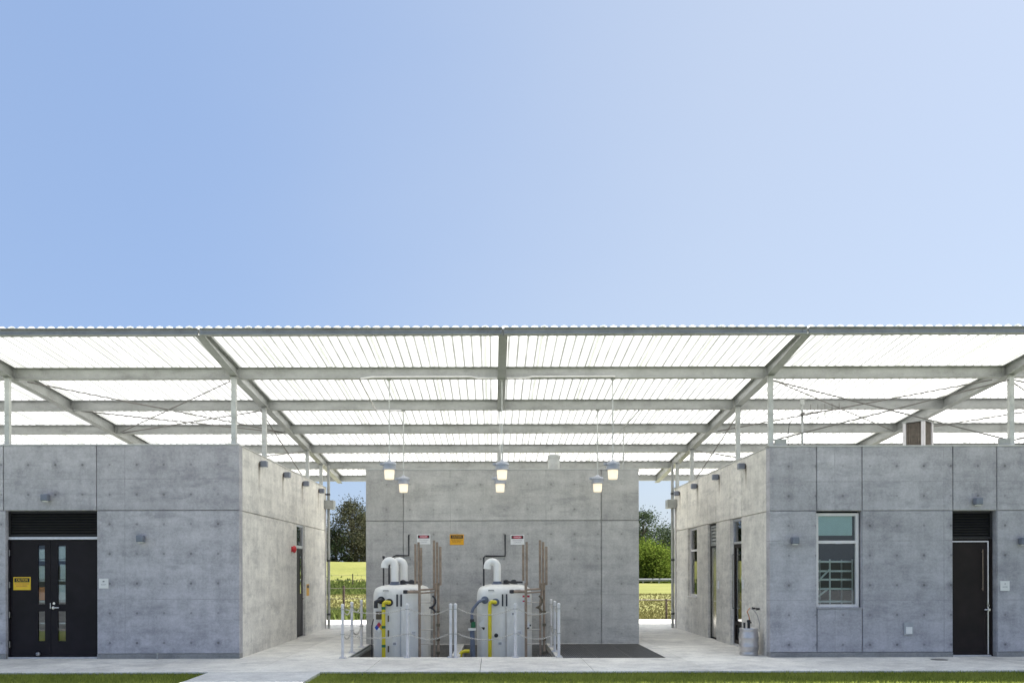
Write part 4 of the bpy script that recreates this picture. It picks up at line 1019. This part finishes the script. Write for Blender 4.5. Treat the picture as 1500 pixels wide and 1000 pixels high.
mb = MB(); mb.tube([(kx+.05,ky+.1,1.0),(kx+.13,ky+.1,.97),(kx+.2,ky+.05,.86),(kx+.23,ky,.7),(kx+.215,ky-.02,.5)],.006,6); part('hose', mb, M['sign_grey'], pu, smooth=True)
for dy, lab in ((1.02,'left black wall stud above the steel keg'),(.72,'right black wall stud above the steel keg')):
    mb = MB(); mb.tube([(RX,dy,.98),(RX-.05,dy,.98)],.022,10); mb.tube([(RX-.05,dy,.98),(RX-.07,dy,.98)],.032,10); o = part('wall_stud', mb, M['black'], None, (RX,dy,.98)); tag(o, lab, 'stud')

# ------------------------------------------------------------------ corner pipes with boxes
for sgn, X, lab in ((1,LX,'pale pipe with grey box at the rear corner of the left building'),(-1,RX,'pale pipe with grey box at the rear corner of the right building')):
    t = thing('downpipe', lab, 'pipe', (X+sgn*.12,9.3,0))
    xx = X+sgn*.1
    mb = MB(); mb.tube([(xx,9.3,0),(xx,9.3,zb(9.3)-.05)],.045,12); part('pipe', mb, M['steel'], t, smooth=True)
    for z in (.45,2.15,4.25):
        mb = MB(); mb.box(min(X,xx),max(X,xx)+.0,9.26,9.34,z-.025,z+.025); mb.lathe((xx,9.3,z-.03),[(.055,0),(.055,.06)],12); part('bracket', mb, M['lamp_dark'], t)
    mb = MB(); mb.box(min(X+sgn*.002,X+sgn*.3),max(X+sgn*.002,X+sgn*.3),9.05,9.42,3.78,4.05); part('box', mb, M['steel'], t, bevel=.01)
    mb = MB(); mb.tube([(X+sgn*.03,9.2,0),(X+sgn*.03,9.2,3.78)],.02,8); part('thin_conduit', mb, M['white_post'], t)

# ------------------------------------------------------------------ things on the roofs
t = thing('roof_vent_unit', 'brown slatted square unit turned cornerwise on the right building roof', 'vent', (10.19,2.6,4.22))
def rot45(p, c=(10.19,2.6), a=rad(40)):
    dx,dy = p[0]-c[0],p[1]-c[1]; return (c[0]+dx*math.cos(a)-dy*math.sin(a), c[1]+dx*math.sin(a)+dy*math.cos(a), p[2])
def rbox(mb,x0,x1,y0,y1,z0,z1):
    m2 = MB(); m2.box(x0,x1,y0,y1,z0,z1); mb.add([rot45(v) for v in m2.v], m2.f)
h = .215; cxr, cyr = 10.19, 2.6
mb = MB()
for sx in (-1,1):
    for sy in (-1,1): rbox(mb, cxr+sx*h-.035, cxr+sx*h+.035, cyr+sy*h-.035, cyr+sy*h+.035, 4.22, 5.33)
part('corner_post', mb, M['white_frame'], t)
mb = MB(); rbox(mb, cxr-h-.05,cxr+h+.05,cyr-h-.05,cyr+h+.05,5.33,5.365); part('lid', mb, M['steel'], t)
for side in range(4):
    mb = MB()
    for i in range(7):
        u = -h+.06+i*(2*h-.12)/6
        if side == 0: rbox(mb,cxr+u-.022,cxr+u+.022,cyr-h-.005,cyr-h+.015,4.25,5.32)
        if side == 1: rbox(mb,cxr+u-.022,cxr+u+.022,cyr+h-.015,cyr+h+.005,4.25,5.32)
        if side == 2: rbox(mb,cxr-h-.005,cxr-h+.015,cyr+u-.022,cyr+u+.022,4.25,5.32)
        if side == 3: rbox(mb,cxr+h-.015,cxr+h+.005,cyr+u-.022,cyr+u+.022,4.25,5.32)
    part('slatted_side', mb, M['wood'], t)
mb = MB(); rbox(mb,cxr-h+.04,cxr+h-.04,cyr-h+.04,cyr+h-.04,4.24,5.3); part('core', mb, M['bark'], t)
t = thing('antenna_mast', 'thin roof mast carrying a yagi antenna on the right building', 'antenna', (7.2,2,4.22))
mb = MB(); mb.tube([(7.2,2,4.22),(7.2,2,5.74)],.028,10); mb.tube([(7.2,2,5.66),(7.2,2,5.78)],.05,10); part('mast', mb, M['steel_pale'], t, smooth=True)
mb = MB(); mb.tube([(7.05,1.95,5.42),(8.1,1.95,5.56)],.012,8); mb.tube([(7.2,2,5.43),(7.2,1.93,5.44)],.04,8)
for i in range(5): x_ = 7.38+i*.165; z_ = 5.464+(x_-7.38)*.133; hh = .19-.012*i; mb.tube([(x_,1.95,z_-hh),(x_,1.95,z_+hh)],.007,6)
part('yagi', mb, M['rod'], t)
mb = MB(); mb.tube([(7.2,1.96,5.4),(7.0,1.95,5.38),(6.88,1.95,5.2),(6.85,1.95,4.9),(6.9,1.95,4.23)],.007,6); part('cable', mb, M['black'], t)
mb = MB(); mb.lathe((1.72,6.2,4.15),[(.165,0),(.165,.8),(.18,.81),(.18,.9),(.12,.93),(.02,.95)],24); o = part('roof_duct', mb, M['steel_pale'], None, (1.72,6.2,4.15), smooth=True); tag(o,'short round galvanised duct standing on top of the middle block','duct')
mb = MB(); mb.lathe((-7.0,-.35,.0),[(.012,0),(.012,.11),(.03,.115),(.03,.13)],10); o = part('stake', mb, M['steel'], None, (-7,-.35,0)); o.location=(-6.98,-.12,0); tag(o,'tiny metal stake on the paving at the foot of the left wall','stake')
mb = MB(); mb.lathe((9.05,-.55,.0),[(.16,.0005),(.16,.006),(.12,.008)],20); o = part('drain_cover', mb, M['grating'], None, (9.05,-.55,0)); tag(o,'small round drain cover in the paving before the right building','drain')

# ------------------------------------------------------------------ vegetation
def blades(name, mat, n, region, hmin, hmax, wd, label, cat, zf=lambda x,y:-.06, seed=1, dens=None):
    rr = random.Random(seed); vs = []; fs = []
    for i in range(n):
        x, y = region(rr)
        if x is None: continue
        z = zf(x,y); a = rr.uniform(0,6.283); h = rr.uniform(hmin,hmax); w_ = wd*rr.uniform(.6,1.3); lx, ly = rr.gauss(0,h*.35), rr.gauss(0,h*.35)
        o = len(vs); dx, dy = math.cos(a)*w_, math.sin(a)*w_
        vs += [(x-dx,y-dy,z),(x+dx,y+dy,z),(x+lx,y+ly,z+h)]; fs.append((o,o+1,o+2))
    mb = MB(); mb.v = vs; mb.f = fs; mb.m = [0]*len(fs)
    return stuff(name, mb, mat, label, cat)
def reg_lawn(rr):
    while True:
        x = rr.uniform(-12.5,13.5); y = -2.43-abs(rr.uniform(0,1))**1.3*4.0
        if -5.2 < x < -3.1: continue
        return x, y
blades('lawn_grass', M['blade'], 120000, reg_lawn, .03,.085,.006,'short green lawn grass in front of the walkway','grass', seed=3)
def reg_field(lo, hi, d0, d1):
    def f(rr):
        d = d0+(d1-d0)*rr.random()**1.5; t_ = rr.uniform(lo,hi); return t_*d, d-18
    return f
blades('field_grass', M['leaf_dry'], 24000, reg_field(-.26,.27,32.3,68), .04,.12,.05,'dry yellow grass across the field behind the buildings','grass', terr_z, 4)
blades('verge_weeds', M['leaf_weed'], 9000, lambda rr: (rr.uniform(-9,-3.0), rr.gauss(15.6,.55) if True else 0), .12,.5,.05,'green weeds along the field edge behind the left gap','weeds', terr_z, 5)
blades('meadow_weeds', M['leaf_weed'], 14000, lambda rr: (rr.uniform(-24,-4), rr.gauss(59,3.4)),   .08,.3,.14,'dark green weed band at the foot of the grassy bank','weeds', terr_z, 6)

def tree(name, label, base, height, spread, mat, seed, nleaf, leaf, crown0=.25, clumps=26, shape=1.0, group=None, trunk_r=.25, cat='tree', thin=1.0):
    rr = random.Random(seed); bx, by, bz = base
    t = thing(name, label, cat, base, group)
    mb = MB(); tips = []
    top = Vector((bx+rr.uniform(-.4,.4), by, bz+height*.86))
    trunk = [Vector(base), Vector((bx+rr.uniform(-.2,.2),by,bz+height*.3)), Vector((bx+rr.uniform(-.4,.4),by,bz+height*.6)), top]
    mb.tube(trunk,[trunk_r,trunk_r*.75,trunk_r*.45,trunk_r*.1],8)
    for i in range(clumps):
        f = crown0+(1-crown0)*rr.random(); a = rr.uniform(0,6.283)
        prof_ = (math.sin(math.pi*min(1,max(0.02,(f-crown0)/(1-crown0)))**shape))**.6+.12
        r = spread*prof_*rr.uniform(.35,1)
        p = Vector((bx+r*math.cos(a), by+r*math.sin(a), bz+height*f*.97))
        s = trunk[0].lerp(top, max(.08,f-.22)); m_ = s.lerp(p,.55)+Vector((0,0,-.05*height*rr.random()))
        mb.tube([s,m_,p],[trunk_r*.3,trunk_r*.16,trunk_r*.04],5); tips.append((p, spread*rr.uniform(.16,.36)*thin))
    part('trunk', mb, M['bark'], t, smooth=True)
    vs = []; fs = []
    for i in range(nleaf):
        p, s = tips[i % len(tips)]
        g_ = Vector((rr.gauss(0,1),rr.gauss(0,1),rr.gauss(0,.75)))*s
        q = p+g_; n1 = Vector((rr.gauss(0,1),rr.gauss(0,1),rr.gauss(0,1))).normalized(); n2 = n1.orthogonal().normalized()*leaf*rr.uniform(.5,1); n1 = n1*leaf*rr.uniform(.5,1.3)
        o = len(vs); vs += [q-n1,q+n2*.6,q+n1,q-n2*.6]; fs.append((o,o+1,o+2,o+3))
    mb = MB(); mb.v = [tuple(v) for v in vs]; mb.f = fs; mb.m = [0]*len(fs)
    part('crown', mb, mat, t)
    return t
def at(px, D): return (px-722)*D/1260
gt = 'trees beyond the field'
x_ = at(515,122); tree('eucalyptus_tree','tall brownish eucalyptus rising highest in the left gap',(x_,104,terr_z(x_,104)-.1),8.8,3.3,M['leaf_brown'],11,9000,.15,.06,60,.9,gt,.25,'tree',.72)
x_ = at(538,124); tree('eucalyptus_tree','brownish tree half hidden by the left edge of the block',(x_,107,terr_z(x_,107)-.1),6.6,3.2,M['leaf_brown'],12,7500,.17,.04,46,.9,gt)
x_ = at(490,120); tree('bushy_tree','low dark green tree by the corner pipe in the left gap',(x_,103,terr_z(x_,103)-.1),4.6,2.3,M['leaf_dark'],13,3000,.17,.05,26,.9,gt)
x_ = at(455,128); tree('bushy_tree','dark tree hidden behind the left building corner',(x_,110,terr_z(x_,110)-.1),6,3.2,M['leaf_dark'],14,3000,.2,.08,26,.9,gt)
x_ = at(580,130); tree('eucalyptus_tree','brownish tree hidden behind the middle block',(x_,112,terr_z(x_,112)-.1),8,3.4,M['leaf_brown'],15,3000,.2,.1,30,.9,gt)
x_ = at(944,150); tree('pine_tree','tall dark pine at the left of the right gap',(x_,132,0),11.6,3.3,M['leaf_dark'],21,4600,.22,.42,34,.8,gt,.3)
x_ = at(972,156); tree('pine_tree','broad dark pine behind the bright shrubs in the right gap',(x_,138,0),9.4,4.2,M['leaf_dark'],22,4200,.22,.2,34,.9,gt,.3)
x_ = at(925,158); tree('pine_tree','dark pine hidden behind the right end of the block',(x_,140,0),10.5,4.0,M['leaf_dark'],23,3000,.24,.25,30,.9,gt,.3)
x_ = at(1000,150); tree('pine_tree','dark pine hidden behind the right building corner',(x_,132,0),9.0,4.0,M['leaf_dark'],24,3000,.24,.2,30,.9,gt,.3)
gs = 'bright green shrubs behind the guard rail'
for i,(p,D,h_,s_,lab) in enumerate(((946,124,5.4,2.6,'bright yellow green shrub at the left of the right gap'),(966,123,4.9,2.6,'bright yellow green shrub in the middle of the right gap'),(984,125,4.6,2.6,'bright green shrub beside the right corner pipe'),(925,126,5,2.6,'bright green shrub hidden behind the block end'))):
    x_ = at(p,D); tree('willow_shrub',lab,(x_,D-18,-.1),h_,s_,M['leaf_light'],31+i,5200,.2,.02,40,.75,gs,.12,'shrub',1.25)
# fences
t = thing('wire_fence', 'rusty post and wire fence at the field edge in the left gap', 'fence', (-6,15.4,-.06))
for x_ in (-14.5,-11.6,-8.7,-5.79,-2.9,0):
    mb = MB(); mb.tube([(x_,15.4,-.2),(x_,15.4,1.25)],.045,8); part('post', mb, M['fence_post'], t, smooth=True)
for z in (.35,.75,1.15):
    mb = MB(); mb.tube([(-14.5,15.36,z),(0,15.36,z)],.008,5); part('wire', mb, M['wire'], t)
t = thing('rail_fence', 'low brown post and rail fence at the field edge in the right gap', 'fence', (6,14.6,-.06))
for x_ in (2.2,4.4,6.57,8.8,11):
    mb = MB(); mb.tube([(x_,14.6,-.2),(x_,14.6,.74)],.04,8); part('post', mb, M['fence_post'], t, smooth=True)
mb = MB(); mb.tube([(2.2,14.6,.7),(11,14.6,.7)],.018,6); part('rail', mb, M['wire'], t)
t = thing('far_fence', 'faint wire fence across the foot of the grassy bank', 'fence', (-13,63,0))
for i in range(9):
    x_ = -22+i*2.2; z = terr_z(x_,63); mb = MB(); mb.tube([(x_,63,z-.1),(x_,63,z+1.1)],.05,6); part('post', mb, M['fence_post'], t)
for dz in (.5,.95):
    mb = MB(); mb.tube([(-22+i*2.2,63,terr_z(-22+i*2.2,63)+dz) for i in range(9)],.012,5); part('wire', mb, M['wire'], t)
t = thing('guard_rail', 'long grey guard rail in front of the bright shrubs', 'guard rail', (22,101,0))
for i in range(14):
    x_ = 12+i*2.2; mb = MB(); mb.box(x_-.08,x_+.08,101.05,101.2,-.2,.62); part('post', mb, M['rail_grey'], t)
mb = MB(); pf = [(0,.28),(-.05,.34),(-.05,.42),(.0,.46),(-.05,.5),(-.05,.58),(0,.64),(.03,.64),(.03,.28)]
mb.loft([[(x_,101+dy,z) for dy,z in pf] for x_ in (11,42)]); part('rail', mb, M['rail_grey'], t)
print('objects', len(sc.objects))
